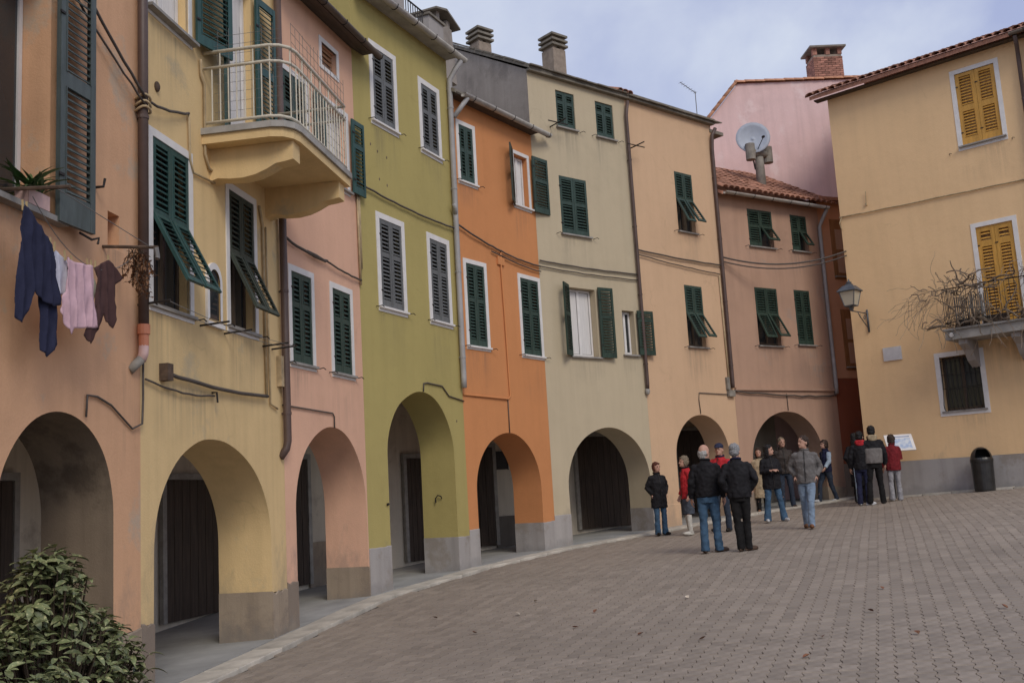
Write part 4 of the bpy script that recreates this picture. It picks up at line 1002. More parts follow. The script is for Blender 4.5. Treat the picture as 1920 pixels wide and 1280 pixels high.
# ------------------------------------------------------------------ street lamp on bracket
lp = empty('street_lamp', L('H9', .46, 0, 4.4), rz('H9'), 'old lantern on a scrolled iron bracket at the yellow house corner', 'street lamp')
b = MB().box(-.02, .02, -.04, 0, -.08, .52).tube([(0, -.02, .42), (0, -.98, .40)], .016, 6)
b.tube([(0, -.03, .02), (0, -.25, .14), (0, -.5, .30), (0, -.62, .40)], .012, 6).tube([(0, -.20, .36), (0, -.27, .30), (0, -.24, .24), (0, -.18, .26), (0, -.17, .32), (0, -.2, .36)], .009, 5)
b.tube([(0, -.45, .36), (0, -.52, .32), (0, -.5, .27)], .009, 5)
b.build('bracket', M['lampmetal'], lp, smooth=True)
def sq(cy, z, h): return [(-h, cy - h, z), (h, cy - h, z), (h, cy + h, z), (-h, cy + h, z)]
def frust(b, levels, cy=-.98):
    o = len(b.v)
    for z, h in levels: b.v += sq(cy, z, h)
    for i in range(len(levels) - 1):
        for k in range(4): b.f.append((o + i * 4 + k, o + i * 4 + (k + 1) % 4, o + i * 4 + 4 + (k + 1) % 4, o + i * 4 + 4 + k))
    b.f.append((o + 3, o + 2, o + 1, o)); b.f.append(tuple(o + (len(levels) - 1) * 4 + k for k in range(4))); return b
frust(MB(), [(.40, .03), (.50, .05), (.515, .13), (.54, .135)]).build('lamp_base', M['lampmetal'], lp)
frust(MB(), [(.545, .125), (.90, .20)]).build('lamp_glass', M['lampglass'], lp)
b = MB()
for sx in (-1, 1):
    for sy in (-1, 1): b.tube([(sx * .128, -.98 + sy * .128, .54), (sx * .204, -.98 + sy * .204, .905)], .012, 5)
b.build('lamp_frame', M['lampmetal'], lp)
b = frust(MB(), [(.905, .25), (.925, .25), (1.06, .13), (1.075, .08), (1.11, .075)])
b.loft([(0, -.98, 1.11, .06, .06), (0, -.98, 1.15, .075, .075), (0, -.98, 1.18, .03, .03), (0, -.98, 1.24, .012, .012)], 10); b.build('lamp_roof', M['lampmetal'], lp)

# ------------------------------------------------------------------ litter bin
bp = L('H9', 3.0, .36, 0)
bn = empty('litter_bin', (bp.x, bp.y, gz(bp.x, bp.y)), rz('H9') + R(10), 'dark domed litter bin against the grey base of the yellow house', 'litter bin')
b = MB(); seg = 28; rings = [(-.02, .225), (.05, .235), (.66, .25), (.72, .262), (.76, .262)] + [(.76 + .30 * math.sin(t), .25 * math.cos(t)) for t in [R(a) for a in (8, 20, 32, 44, 56, 68, 78, 86)]]
for z, r in rings:
    for k in range(seg):
        a = 2 * math.pi * k / seg; rr = r * (1 + (.012 if (k % 2 and .06 < z < .7) else 0)); b.v.append((rr * math.cos(a), rr * math.sin(a), z))
for i in range(len(rings) - 1):
    for k in range(seg):
        ang = (k + .5) / seg * 360
        if 5 <= i <= 8 and 270 - 32 < ang + 0 < 270 + 62: continue      # mouth
        b.f.append((i * seg + k, i * seg + (k + 1) % seg, (i + 1) * seg + (k + 1) % seg, (i + 1) * seg + k))
b.f.append(tuple((len(rings) - 1) * seg + k for k in range(seg))); b.f.append(tuple(range(seg - 1, -1, -1)))
b.build('body', M['bin'], bn, smooth=False)
MB().loft([(0, 0, .1, .2, .2), (0, 0, .74, .22, .22)], 16).build('liner', M['mat_black'], bn); MB().loft([(0, 0, -.02, .17, .17), (0, 0, .03, .17, .17)], 16).build('foot', M['iron'], bn)

# ------------------------------------------------------------------ information panel
m, t, bs = mat_base('panel print'); tcn = t.nodes.new('ShaderNodeTexCoord')
wv = nd(t, 'ShaderNodeTexNoise', Scale=9.0, Detail=4.0); t.links.new(tcn.outputs['Object'], wv.inputs['Vector'])
c = ramp(t, wv.outputs[0], .42, .6, (.36, .45, .62, 1), (.62, .66, .70, 1)); t.links.new(c, bs.inputs['Base Color']); bs.inputs['Roughness'].default_value = .4
ip = empty('information_panel', (9.62, 25.75, gz(9.62, 25.75)), R(-6), 'white tilted information panel on posts by the yellow house', 'information panel')
tl = R(38)
def rotp(b): return b
MB().box(-.34, .34, -.012, .012, -.26, .26).build('board', M['white'], ip, loc=(0, 0, 1.38), rot=(-tl, 0, 0))
MB().box(-.27, .27, -.016, -.0125, -.2, .13).build('print', m, ip, loc=(0, 0, 1.38), rot=(-tl, 0, 0))
MB().box(-.27, .27, -.016, -.0125, .165, .20).build('heading', simple('panel heading', (.3, .36, .5), .4), ip, loc=(0, 0, 1.38), rot=(-tl, 0, 0))
MB().tube([(-.24, .03, 0), (-.24, .03, 1.36)], .03, 8).build('post', M['iron'], ip)

# ------------------------------------------------------------------ dry vine on the right balcony
vm = simple('dry vine bark', (.19, .145, .105), .95, .35, 14, bumps=.4); vt = simple('dry twig', (.27, .205, .15), .95, .3, 14)
vn = empty('dry_vine', L('H9', 2.8, .95, 3.95), rz('H9'), 'leafless twisted vine tangled along the balcony railing of the yellow house', 'vine')
def walk(p, d, n, step, curl, droop=0):
    p = Vector(p); d = Vector(d).normalized(); pts = [p.copy()]
    for i in range(n):
        d = (d + Vector((random.gauss(0, curl), random.gauss(0, curl), random.gauss(0, curl) - droop))).normalized()
        p = p + d * step; p.y = min(p.y, .55); pts.append(p.copy())
    return pts
st = MB()
for k in range(9):
    z = random.choice((.95, 1.0, .12, .2)); st.tube(walk((-.15 + random.uniform(0, 2.6), random.uniform(-.12, .06), z + random.uniform(-.1, .1)), (random.choice((-1, 1, 1)), 0, random.uniform(-.25, .25)), 14, .075, .28), [.028 - .0012 * i for i in range(15)], 6)
for k in range(8): st.tube(walk((random.uniform(-.1, 2.4), random.uniform(-.1, .05), .02), (random.uniform(-.5, .5), 0, 1), 12, .09, .3), [.024 - .0012 * i for i in range(13)], 6)
st.tube(walk((-.05, -.02, .1), (-1, 0, .1), 6, .08, .12), [.035, .034, .033, .03, .028, .024, .02], 7)
for k in range(46):
    r_ = random.uniform(.007, .016); st.tube(walk((random.uniform(-.5, 1.05), random.uniform(-.16, .12), random.choice((.15, .3, .75, .95, 1.05)) + random.uniform(-.12, .1)), (random.choice((-1, 1)), random.uniform(-.3, .3), random.uniform(-.5, .5)), random.randint(7, 13), .065, .45), r_, 5, False)
st.build('stem', vm, vn, smooth=True)
for k, (u_, w_) in enumerate(((.12, .5), (.75, .55), (1.6, .5))):
    o = flat_prism([(u_, -.02), (u_ + w_, -.02), (u_ + w_, .2), (u_, .2)], .03, .24).build('planter', M['rust'], None, loc=L('H9', 2.8, .72, 3.95), rot=(0, 0, rz('H9'))); rebase(o)
    tag(o, ['left', 'middle', 'right'][k] + ' brown planter box under the dry vine on the right balcony', 'planter', 'planters on the right balcony')
tw = MB()
for k in range(150):
    p0 = (random.uniform(-.35, 3.0), random.uniform(-.15, .12), random.choice((.1, .3, .9, 1.0, 1.05)) + random.uniform(-.12, .12))
    tw.tube(walk(p0, (random.gauss(0, 1), random.gauss(0, .5), random.gauss(.2, .8)), random.randint(5, 11), .06, .42), .006, 4, False)
for k in range(34):     # fine shoots leaning out to the left and hanging down
    tw.tube(walk((random.uniform(-.55, -.05), random.uniform(-.05, .2), random.uniform(.7, 1.05)), (-1, random.uniform(0, .5), random.uniform(-.8, .55)), random.randint(7, 18), .085, .26, .09), .0045, 4, False)
for k in range(12):
    tw.tube(walk((random.uniform(-.3, 1.9), random.uniform(-.1, .1), random.uniform(-.05, .2)), (random.uniform(-.3, .3), 0, -1), random.randint(5, 12), .075, .2, .1), .007, 4, False)
tag(tw.build('twigs', vt, vn), kind='stuff')

# ------------------------------------------------------------------ washing line in front of the peach house
cl_ = empty('clothes_line', L('H1', 1.25, 0, 4.40), rz('H1'), 'washing line strung between two iron arms on the peach house', 'clothes line')
MB().tube([(.0, .0, .06), (.02, -.62, .03)], .016, 6).build('arm', M['rust'], cl_); MB().tube([(1.62, .02, -.02), (1.62, -.56, -.08)], .016, 6).build('arm', M['rust'], cl_)
MB().tube([(1.62, -.54, -.08), (1.63, -.55, -.17), (1.62, -.55, -.19)], .025, 8).build('pulley', M['wire'], cl_)
def line_z(u): k = (u - .02) / 1.6; return -.02 - .14 * k - .42 * 4 * k * (1 - k) * .75
MB().tube([(u, -.3, line_z(u)) for u in [.02 + 1.6 * i / 20 for i in range(21)]], .004, 5).build('line', M['wire'], cl_)
MB().tube([(.02, -.5, .03), (1.62, -.5, -.08)], .004, 5).build('line', M['wire'], cl_)
def garment(name, label, cat, loops, col, off, amp=.02, fr=26, th=.004, rough=.95):
    b = MB(); mt = simple(name + ' cloth', col, rough, .12, 14, bumps=.3, spec=.15)
    bm = bmesh.new()
    for (lp_, oo) in loops:
        q_ = []
        for (a0, b0), (a1, b1) in zip(lp_, lp_[1:] + lp_[:1]):
            m_ = max(1, int(math.hypot(a1 - a0, b1 - b0) / .03))
            for k in range(m_):
                uu = a0 + (a1 - a0) * k / m_; zz = b0 + (b1 - b0) * k / m_; q_.append((uu +   .004 * noise.noise(Vector((uu * 14, zz * 14, off * 50))), zz + .005 * noise.noise(Vector((uu * 16, zz * 12, 9 + off * 50)))))
        lp_ = q_; n = len(lp_); bot = min(z for _, z in lp_); topz = max(z for _, z in lp_)
        f0 = bm.faces.new([bm.verts.new((u, -off - oo, z)) for u, z in lp_])
        geo = bmesh.ops.triangulate(bm, faces=[f0])
    for it in range(7):
        es = [e for e in bm.edges if e.calc_length() > .03]
        if not es: break
        bmesh.ops.subdivide_edges(bm, edges=es, cuts=1, use_grid_fill=False); bmesh.ops.triangulate(bm, faces=[f for f in bm.faces if len(f.verts) > 3])
    for v in bm.verts:
        k = (max(z for l, _ in loops for _, z in l) - v.co.z)
        ph = v.co.x * fr * 1.5 + 1.2 * math.sin(v.co.z * 4.3 + off * 30) + 1.8 * noise.noise(Vector((v.co.x * 4, off * 7, v.co.z * 2.5)))
        v.co.y += amp * min(1, .45 + k) * (abs(math.sin(ph * .5)) ** .7 * 2 - 1.1) + .014 * noise.noise(Vector((v.co.x * 14, off * 7, v.co.z * 6)))
    me = bpy.data.meshes.new(name); bm.to_mesh(me); bm.free(); me.materials.append(mt); me.polygons.foreach_set('use_smooth', [True] * len(me.polygons))
    o = link(name, me, None, L('H1', 0, 0, 0), (0, 0, rz('H1'))); s = o.modifiers.new('thickness', 'SOLIDIFY'); s.thickness = th
    rebase(o); tag(o, label, cat); return o
garment('trousers', 'navy blue trousers hanging at the left end of the washing line', 'trousers', [([(1.12, 4.27), (1.19, 4.26), (1.53, 4.04), (1.64, 3.56), (1.56, 3.53), (1.38, 3.56), (1.27, 3.62), (1.21, 3.44), (1.12, 3.33), (1.04, 3.36), (1.05, 3.56), (1.09, 4.01)], .03), ([(1.42, 3.75), (1.62, 3.72), (1.65, 3.5), (1.67, 3.24), (1.55, 3.12), (1.44, 3.16)], -.01)], (.03, .032, .062), .29, .014, 34)
garment('shirt', 'white shirt pegged beside the navy trousers on the washing line', 'shirt', [([(1.53, 4.05), (1.71, 4.0), (1.83, 3.96), (1.88, 3.61), (1.84, 3.56), (1.74, 3.67), (1.65, 3.64), (1.63, 3.57), (1.55, 3.8)], 0)], (.62, .61, .68), .28, .012, 40)
garment('blouse', 'pale pink blouse hanging in the middle of the washing line', 'blouse', [([(1.73, 3.99), (1.84, 3.97), (2.14, 4.0), (2.21, 3.46), (1.86, 3.4), (1.82, 3.34), (1.71, 3.41), (1.64, 3.5), (1.67, 3.64), (1.78, 3.74)], .02)], (.64, .42, .46), .30, .013, 36)
garment('vest', 'cream vest squeezed between the pink blouse and brown top on the line', 'vest', [([(2.11, 4.0), (2.17, 3.99), (2.27, 3.84), (2.24, 3.69), (2.14, 3.67)], 0)], (.58, .56, .45), .27, .012, 30)
garment('sweater', 'brown sweater with dangling sleeves at the right end of the washing line', 'sweater', [([(2.19, 4.0), (2.42, 4.12), (2.58, 4.06), (2.68, 4.0), (2.50, 3.88), (2.58, 3.71), (2.51, 3.5), (2.38, 3.54), (2.38, 3.63), (2.14, 3.31), (1.99, 3.36), (2.19, 3.55), (2.25, 3.81)], .02)], (.085, .045, .042), .29, .013, 30)
pegm = simple('peg wood', (.5, .38, .2), .8)
for u, z in ((1.14, 4.28), (1.19, 4.28), (1.52, 4.07), (1.58, 4.05), (1.73, 4.01), (1.83, 3.99), (2.08, 4.02), (2.14, 4.02), (2.21, 4.03), (2.43, 4.13)):
    o = MB().box(-.007, -.002, -.006, .006, -.05, .035).box(.002, .007, -.006, .006, -.05, .035).box(-.004, .004, -.004, .004, .0, .012).build('clothes_peg', pegm, None, loc=L('H1', u, .3, z), rot=(0, R(random.uniform(-12, 12)), rz('H1')))
    tag(o, 'wooden clothes peg on the washing line', 'peg', 'clothes pegs on the washing line')

# ------------------------------------------------------------------ plants
def leaf_geo(l, wd, droop=.25, fold=.25, n=4):
    vs, fs = [], []
    for i in range(n + 1):
        t_ = i / n; y = l * t_; z = -droop * l * t_ * t_; ww = wd * math.sin(math.pi * min(1, t_ * .93 + .05)) ** .8 * (1 if t_ < 1 else .02)
        vs += [(-ww, y, z + ww * fold), (0, y, z), (ww, y, z + ww * fold)]
    for i in range(n):
        a = i * 3; fs += [(a, a + 1, a + 4, a + 3), (a + 1, a + 2, a + 5, a + 4)]
    return vs, fs
def leaf_mat(name, col, col2, rnd=.38, rough=.45, tone=False):
    m, t, b = mat_base(name); tcn = t.nodes.new('ShaderNodeTexCoord'); co = tcn.outputs['Object']
    sp = ramp(t, noise_n(t, co, 38, 3, .6), .52, .66); c = mixc(t, sp, col, col2)
    hv = t.nodes.new('ShaderNodeHueSaturation'); mr = t.nodes.new('ShaderNodeMapRange'); mr.inputs[3].default_value = 1 - rnd; mr.inputs[4].default_value = 1 + rnd
    if tone: a = t.nodes.new('ShaderNodeAttribute'); a.attribute_name = 'tone'; s_ = a.outputs['Fac']
    else: s_ = t.nodes.new('ShaderNodeObjectInfo').outputs['Random']
    t.links.new(s_, mr.inputs[0]); t.links.new(mr.outputs[0], hv.inputs['Value']); t.links.new(c, hv.inputs['Color']); t.links.new(hv.outputs[0], b.inputs['Base Color'])
    b.inputs['Roughness'].default_value = rough; b.inputs['Specular IOR Level'].default_value = .5
    try: b.inputs['Transmission Weight'].default_value = 0.0
    except Exception: pass
    return m
LM = leaf_mat('spotted laurel leaf', (.16, .185, .08), (.40, .38, .19)); LMT = leaf_mat('spotted laurel leaves', (.15, .175, .075), (.38, .36, .18), tone=True)
bush = empty('laurel_bush', L('H1', 1.30, .5, -.05), rz('H1'), 'spotted evergreen laurel bush in front of the peach house arch', 'bush')
leaves = []
lv = [leaf_geo(.125, .029, .35, .35), leaf_geo(.105, .027, .2, .3), leaf_geo(.14, .031, .5, .4)]
lobes = [((.0, .0, .72), (.85, .42, .60)), ((.36, -.06, .55), (.60, .42, .62)), ((-.12, -.02, 1.25), (.34, .30, .40)), ((.48, -.02, .35), (.46, .36, .62)), ((-.7, -.05, .6), (.6, .4, .62))]
stemsb = MB()
tips = []
while len(tips) < 620:
    (c, r) = random.choice(lobes); v = Vector((random.gauss(0, 1), random.gauss(0, 1), random.gauss(.25, 1))).normalized()
    k = random.uniform(.72, 1.03)
    p = Vector((c[0] + v.x * r[0] * k, c[1] + v.y * r[1] * k, c[2] + v.z * r[2] * k))
    if p.z < -.0 or p.y > .38: continue
    inside = any(((p.x - c2[0]) / r2[0]) ** 2 + ((p.y - c2[1]) / r2[1]) ** 2 + ((p.z - c2[2]) / r2[2]) ** 2 < .45 for c2, r2 in lobes)
    if inside: continue
    tips.append((p, v))
for p, v in tips:
    q0 = Vector((p.x * .35, p.y * .3, max(.05, p.z * .3))); stemsb.tube([q0, q0.lerp(p, .5) + Vector((0, 0, -.05)), p], [.012, .008, .004], 4, False)
    nl = random.randint(6, 9); a0 = random.uniform(0, 6.3)
    for i in range(nl):
        a = a0 + i * 2.4; el = random.uniform(-.55, .35) + .25 * (i / nl)
        d = Vector((math.cos(a) * math.cos(el), math.sin(a) * math.cos(el), math.sin(el))) + v * .45; d.normalize()
        up_ = (Vector((0, 0, 1)) + v * .5 + Vector((random.gauss(0, .2), random.gauss(0, .2), 0)))
        X = d.cross(up_).normalized(); Z = X.cross(d).normalized()
        s = random.choice((random.uniform(.4, .65), random.uniform(.6, .85), random.uniform(.75, 1.05)))
        leaves.append((p + d * .012 + v * (-.05 * (i % 3)), Matrix(((X.x, d.x, Z.x), (X.y, d.y, Z.y), (X.z, d.z, Z.z))), s, random.randrange(3)))
camL = HM('H1').inverted() @ Vector((0, 0, 0)); camL = camL - Vector((1.30, -.5, -.05))
ordr = sorted(range(len(leaves)), key=lambda i: (leaves[i][0] - camL).length)
lme = []
for vs_, fs_ in lv:
    me = bpy.data.meshes.new('leaf'); me.from_pydata(vs_, [], fs_); me.materials.append(LM); me.polygons.foreach_set('use_smooth', [True] * len(me.polygons)); lme.append(me)
b = MB(); tn = []
for rank, i in enumerate(ordr):
    p, mt, s, k = leaves[i]
    if rank < 300:
        o = link('leaf', lme[k], bush, p, mt.to_euler()); o.scale = (s, s, s)
    else:
        vs_, fs_ = lv[k]; b.add([p + mt @ (Vector(q) * s) for q in vs_], fs_); tn += [random.random()] * len(fs_)
o = b.build('foliage', LMT, bush, smooth=True); at = o.data.attributes.new('tone', 'FLOAT', 'FACE'); at.data.foreach_set('value', tn); tag(o, kind='stuff')
stemsb.build('branches', M['wood'], bush)
# potted plant on the sill
pp = empty('potted_plant', L('H1', 1.68, .04, 4.425), rz('H1'), 'pale pink window box with green strap leaves on the peach house sill', 'potted plant')
flat_prism([(-.15, -.06), (.15, -.06), (.15, .07), (-.15, .07)], 0, .13).build('pot', M['pvc2'], pp)
gl = leaf_mat('green strap leaf', (.05, .11, .03), (.09, .16, .05))
vs_, fs_ = leaf_geo(.24, .016, .55, .3, 5); me = bpy.data.meshes.new('leaf'); me.from_pydata(vs_, [], fs_); me.materials.append(gl)
for i in range(44):
    o = link('leaf', me, pp, (random.uniform(-.13, .13), random.uniform(-.04, .05), .12), (R(random.uniform(10, 75)), 0, random.uniform(0, 6.3))); s = random.uniform(.8, 1.7); o.scale = (s, s, s)
# dried plant hanging at the corner
dp = empty('dried_plant', L('H1', 2.9, .32, 3.75), rz('H1'), 'dried brown plant hanging from the iron arm beside the brown drainpipe', 'plant')
dm_ = leaf_mat('dry leaf', (.20, .095, .045), (.27, .15, .07), rough=.9); b = MB(); sb = MB()
for i in range(16):
    pts = walk((random.uniform(-.1, .1), random.uniform(-.08, .05), .58), (random.uniform(-.2, .5), 0, -1), random.randint(4, 9), .06, .35, .1); sb.tube(pts, .004, 4, False)
    for p in pts[1:]:
        for k in range(3):
            vs_, fs_ = leaf_geo(.05, .014, .3, .4, 2); mt = Matrix.Rotation(random.uniform(0, 6.3), 3, 'Z') @ Matrix.Rotation(random.uniform(-1.4, .6), 3, 'X'); b.add([p + mt @ Vector(q) for q in vs_], fs_)
tag(b.build('foliage', dm_, dp), kind='stuff'); sb.build('stems', M['wood'], dp)
# fallen leaves and scraps on the paving
fm = [leaf_mat('fallen leaf brown', (.16, .06, .03), (.2, .1, .05), rough=.9), leaf_mat('fallen leaf pale', (.5, .42, .33), (.55, .5, .42), rough=.9)]
vs_, fs_ = leaf_geo(.07, .026, -.3, .6, 3)
for i, (x, y) in enumerate(((-.1, 13.2), (.55, 11.6), (-.6, 12.1), (1.6, 9.9), (2.6, 9.3), (1.1, 10.6), (3.4, 10.3), (.1, 14.2), (2.2, 8.5), (4.0, 11.7), (3.3, 8.9), (-1.2, 13.8), (.8, 12.6), (4.4, 9.6), (2.0, 12.9))):
    me = bpy.data.meshes.new('fallen_leaf'); me.from_pydata(vs_, [], fs_); me.materials.append(fm[i % 7 == 0])
    o = link('fallen_leaf', me, None, (x, y, gz(x, y) + .012), (R(random.uniform(-15, 15)), R(random.uniform(-15, 15)), random.uniform(0, 6.3)))
    tag(o, 'small dry leaf lying on the grey paving blocks', 'leaf', 'fallen leaves on the paving')

# ------------------------------------------------------------------ people
def cloth(name, col, rough=.9, var=.3): return simple(name, col, rough, var, 9, bumps=.4, spec=.2)
C = {'black': cloth('black jacket cloth', (.014, .013, .015), .75), 'black2': cloth('black trouser cloth', (.013, .012, .012)), 'navy': cloth('navy cloth', (.02, .022, .05)), 'jeans': cloth('blue denim', (.055, .105, .17), .9, .3),
     'jeans_dark': cloth('dark denim', (.035, .045, .065), .9, .3), 'jeans_light': cloth('pale denim', (.20, .26, .34), .9, .25), 'red': cloth('red jacket cloth', (.45, .028, .035)), 'darkred': cloth('dark red cloth', (.17, .018, .022)),
     'beige': cloth('beige coat cloth', (.36, .28, .18)), 'brown': cloth('dark brown leather', (.045, .035, .03), .6), 'grey': cloth('grey jacket cloth', (.135, .125, .12), .8), 'palegrey': cloth('pale grey cloth', (.29, .28, .29)), 'panel': cloth('grey panel cloth', (.17, .155, .145)),
     'paleblue': cloth('pale blue cloth', (.36, .44, .52)), 'whiteboot': cloth('white leather', (.55, .52, .46), .5), 'brownshoe': cloth('tan shoe leather', (.19, .085, .04), .5), 'blackshoe': cloth('black shoe leather', (.018, .015, .013), .4),
     'sneaker': cloth('white sneaker', (.5, .5, .5), .6), 'darkbrownshoe': cloth('brown shoe leather', (.075, .045, .03), .5), 'skirt': cloth('grey skirt cloth', (.07, .08, .1))}
def cloth(name, col, rough=.6): return simple(name, col, rough, .45, 22, bumps=.7, spec=.3, stretch=(3, 3, .5))
HC = {'white': cloth('white hair', (.40, .385, .36), .6), 'grey': cloth('grey hair', (.26, .26, .265), .6), 'auburn': cloth('auburn hair', (.10, .032, .02), .6), 'ash': cloth('ash brown hair', (.20, .155, .105), .6),
      'black': cloth('black hair', (.012, .010, .010), .5), 'brown': cloth('brown hair', (.045, .028, .02), .6), 'cap': cloth('navy cap', (.02, .025, .06))}

SK = simple('skin', (.50, .285, .205), .55, .1, 18, spec=.35); EYE = simple('eye', (.02, .015, .012), .3); LIP = simple('lips', (.33, .12, .10), .5)
CLD = bpy.data.textures.new('folds', 'CLOUDS'); CLD.noise_scale = .075; CLD.noise_depth = 2
CLH = bpy.data.textures.new('curls', 'CLOUDS'); CLH.noise_scale = .03; CLH.noise_depth = 2
def remesh(mb, voxel, name, mat, parent, smooth=4, disp=None, tex=None):
    tmp = mb.build('tmp_' + name, mat)
    r = tmp.modifiers.new('r', 'REMESH'); r.mode = 'VOXEL'; r.voxel_size = voxel
    if disp:
        d = tmp.modifiers.new('d', 'DISPLACE'); d.texture = tex or CLD; d.strength = disp; d.mid_level = .5; d.texture_coords = 'LOCAL'
    s = tmp.modifiers.new('s', 'SMOOTH'); s.iterations = smooth; s.factor = .5
    dg = bpy.context.evaluated_depsgraph_get(); me = bpy.data.meshes.new_from_object(tmp.evaluated_get(dg)); me.name = name
    old = tmp.data; bpy.data.objects.remove(tmp); bpy.data.meshes.remove(old)
    n = len(me.polygons); me.polygons.foreach_set('use_smooth', [True] * n)
    if not me.materials: me.materials.append(mat)
    return link(name, me, parent)
def hand(b, wp, d, side, palm_n):
    """palm plus five bent fingers continuing the forearm direction d"""
    d = Vector(d).normalized(); n = Vector(palm_n); n = (n - d * n.dot(d)).normalized(); s = d.cross(n).normalized() * side
    wp = Vector(wp)
    rot = Matrix((s, n, d)).transposed()
    b.ell(wp + d * .05, (.040, .018, .055), 10, 7, rot)
    for k, (o_, ln) in enumerate(((-.030, .066), (-.010, .078), (.011, .072), (.031, .056))):
        p0 = wp + d * .075 + s * o_; p1 = p0 + d * ln * .5 + n * .006 + s * o_ * .12; p2 = p1 + d * ln * .42 + n * .022; p3 = p2 + d * ln * .2 + n * .022
        b.tube([p0, p1, p2, p3], [.0098, .0092, .0085, .006], 7)
    t0 = wp + d * .02 - s * .032; b.tube([t0, t0 - s * .026 + d * .03 + n * .012, t0 - s * .030 + d * .062 + n * .026], [.013, .0105, .008], 7)
ARM = {'down': ((.245, -.03, 1.13), (.265, .06, .885)), 'pocket': ((.28, -.07, 1.15), (.185, .015, .985)), 'front': ((.245, .02, 1.13), (.09, .22, 1.16)), 'bent': ((.27, -.05, 1.14), (.16, .20, 1.08)), 'swing': ((.24, .05, 1.14), (.25, .22, .96)), 'back': ((.25, -.13, 1.15), (.24, -.2, .90))}
def person(label, xy, H, yaw, jacket, trousers, shoes, hair, arms=('down', 'down'), feet=((-.10, 0), (.11, .03)), foot_yaw=(12, -12), head_yaw=0, hem=.86, loose=1.0, flare=0.0, sleeve=None, vest=None, panel=None, hood=None, boots=False, skirt=False, collar=None, woman=False, stripe=None, beltx=0):
    s = H / 1.75
    e = empty('person', (xy[0], xy[1], gz(*xy) + .004), R(yaw), label, 'person'); e.scale = (s, s, s); e.rotation_euler = (R(random.uniform(-1.8, 1.8)), R(random.uniform(-1.6, 1.6)), R(yaw))
    sw = .155 if woman else .178
    Hd = Matrix.Rotation(R(head_yaw), 3, 'Z')
    hs = 1.08
    def hp(x, y, z): v = Hd @ Vector((x * hs, y * hs, 0)); return Vector((v.x, v.y + .012, 1.53 + (z - 1.53) * hs - .008))
    # --- body (one continuous mesh)
    b = MB()
    b.ell(hp(0, 0, 1.645), (.080, .101, .112), 16, 10, Hd.to_3x3()); b.ell(hp(0, .026, 1.585), (.063, .076, .084), 14, 9, Hd.to_3x3())
    b.tube([hp(0, .085, 1.635), hp(0, .106, 1.602), hp(0, .090, 1.590)], [.010, .017, .012], 8)
    b.ell(hp(0, .086, 1.525 + .02), (.028, .018, .016), 8, 6, Hd)
    for sx in (-1, 1): b.ell(hp(sx * .076, -.005, 1.61), (.012, .022, .032), 8, 6, Hd)
    b.tube([(0, -.02, 1.38), (0, -.012, 1.48), hp(0, -.005, 1.58)], [.075, .056, .054], 12)
    b.loft([(0, 0, .86, .14, .095), (0, 0, 1.0, .13, .09), (0, 0, 1.2, .14, .1), (0, 0, 1.36, .15, .09), (0, 0, 1.42, .10, .07)], 14)
    legs = []
    for k, sx in ((0, -1), (1, 1)):
        fx, fy = feet[k]; hip = Vector((sx * .088, 0, .89)); ank = Vector((fx, fy, .085)); mid = hip.lerp(ank, .5)
        bend = .02 + abs(fy) * .16; knee = mid + Vector((0, bend, .015)); legs.append((hip, knee, ank))
        b.tube([hip, knee, ank, ank + Vector((0, 0, -.04))], [.07, .045, .035, .035], 10)
    armsl = []
    for k, sx in ((0, -1), (1, 1)):
        el, wr = ARM[arms[k]]; sh = Vector((sx * sw, -.005, 1.392)); el = Vector((sx * (el[0] - .178 + sw), el[1], el[2])); wr = Vector((sx * (wr[0] - .178 * .6 + sw * .6), wr[1], wr[2])); armsl.append((sh, el, wr))
        b.tube([sh, el, wr], [.045, .036, .027], 10); hand(b, wr, wr - el, sx, (-sx * .8, .4, 0) if arms[k] in ('down', 'back', 'swing') else (0, -.3, -.8))
    body = remesh(b, .0088, 'body', SK, e, 3)
    for sx in (-1, 1):
        MB().ell(hp(sx * .030, .0875, 1.632), (.0125, .006, .007), 8, 5, Hd).build('eye', EYE, body); MB().ell(hp(sx * .031, .092, 1.653), (.018, .005, .004), 8, 5, Hd).build('eyebrow', HC[hair[0]] if hair[0] != 'cap' else HC['grey'], body)
    MB().ell(hp(0, .0955, 1.566), (.021, .006, .006), 8, 5, Hd).build('mouth', LIP, body)
    # --- trousers
    b = MB(); b.loft([(0, -.005, .80, .155, .105), (0, -.008, .88, .168, .118), (0, 0, .97, .155, .108), (0, 0, 1.02, .145, .10)], 16)
    for hip, knee, ank in legs:
        end = ank + Vector((0, -.01, -.055)) if not skirt else knee + (ank - knee) * .1
        b.tube([hip + Vector((0, 0, .04)), hip.lerp(knee, .5) + Vector((0, -.005, 0)), knee, knee.lerp(end, .5) + Vector((0, -.012, 0)), end], [.092, .084, .066, .063 + flare * .3, .062 + flare], 12)
    if skirt: b.loft([(0, 0, .46, .17, .13), (0, 0, .6, .17, .13), (0, 0, .9, .16, .115)], 16)
    t_ = remesh(b, .0115, 'skirt' if skirt else 'trousers', C[trousers], e, 2, .028)
    if stripe:
        for k, (hip, knee, ank) in enumerate(legs):
            sx = -1 if k == 0 else 1; o_ = Vector((sx * .075, 0, 0)); MB().tube([hip + o_ * 1.2, knee + o_ * .92, ank + o_ * .85], .018, 6).build('stripe', C[stripe], t_, smooth=True)
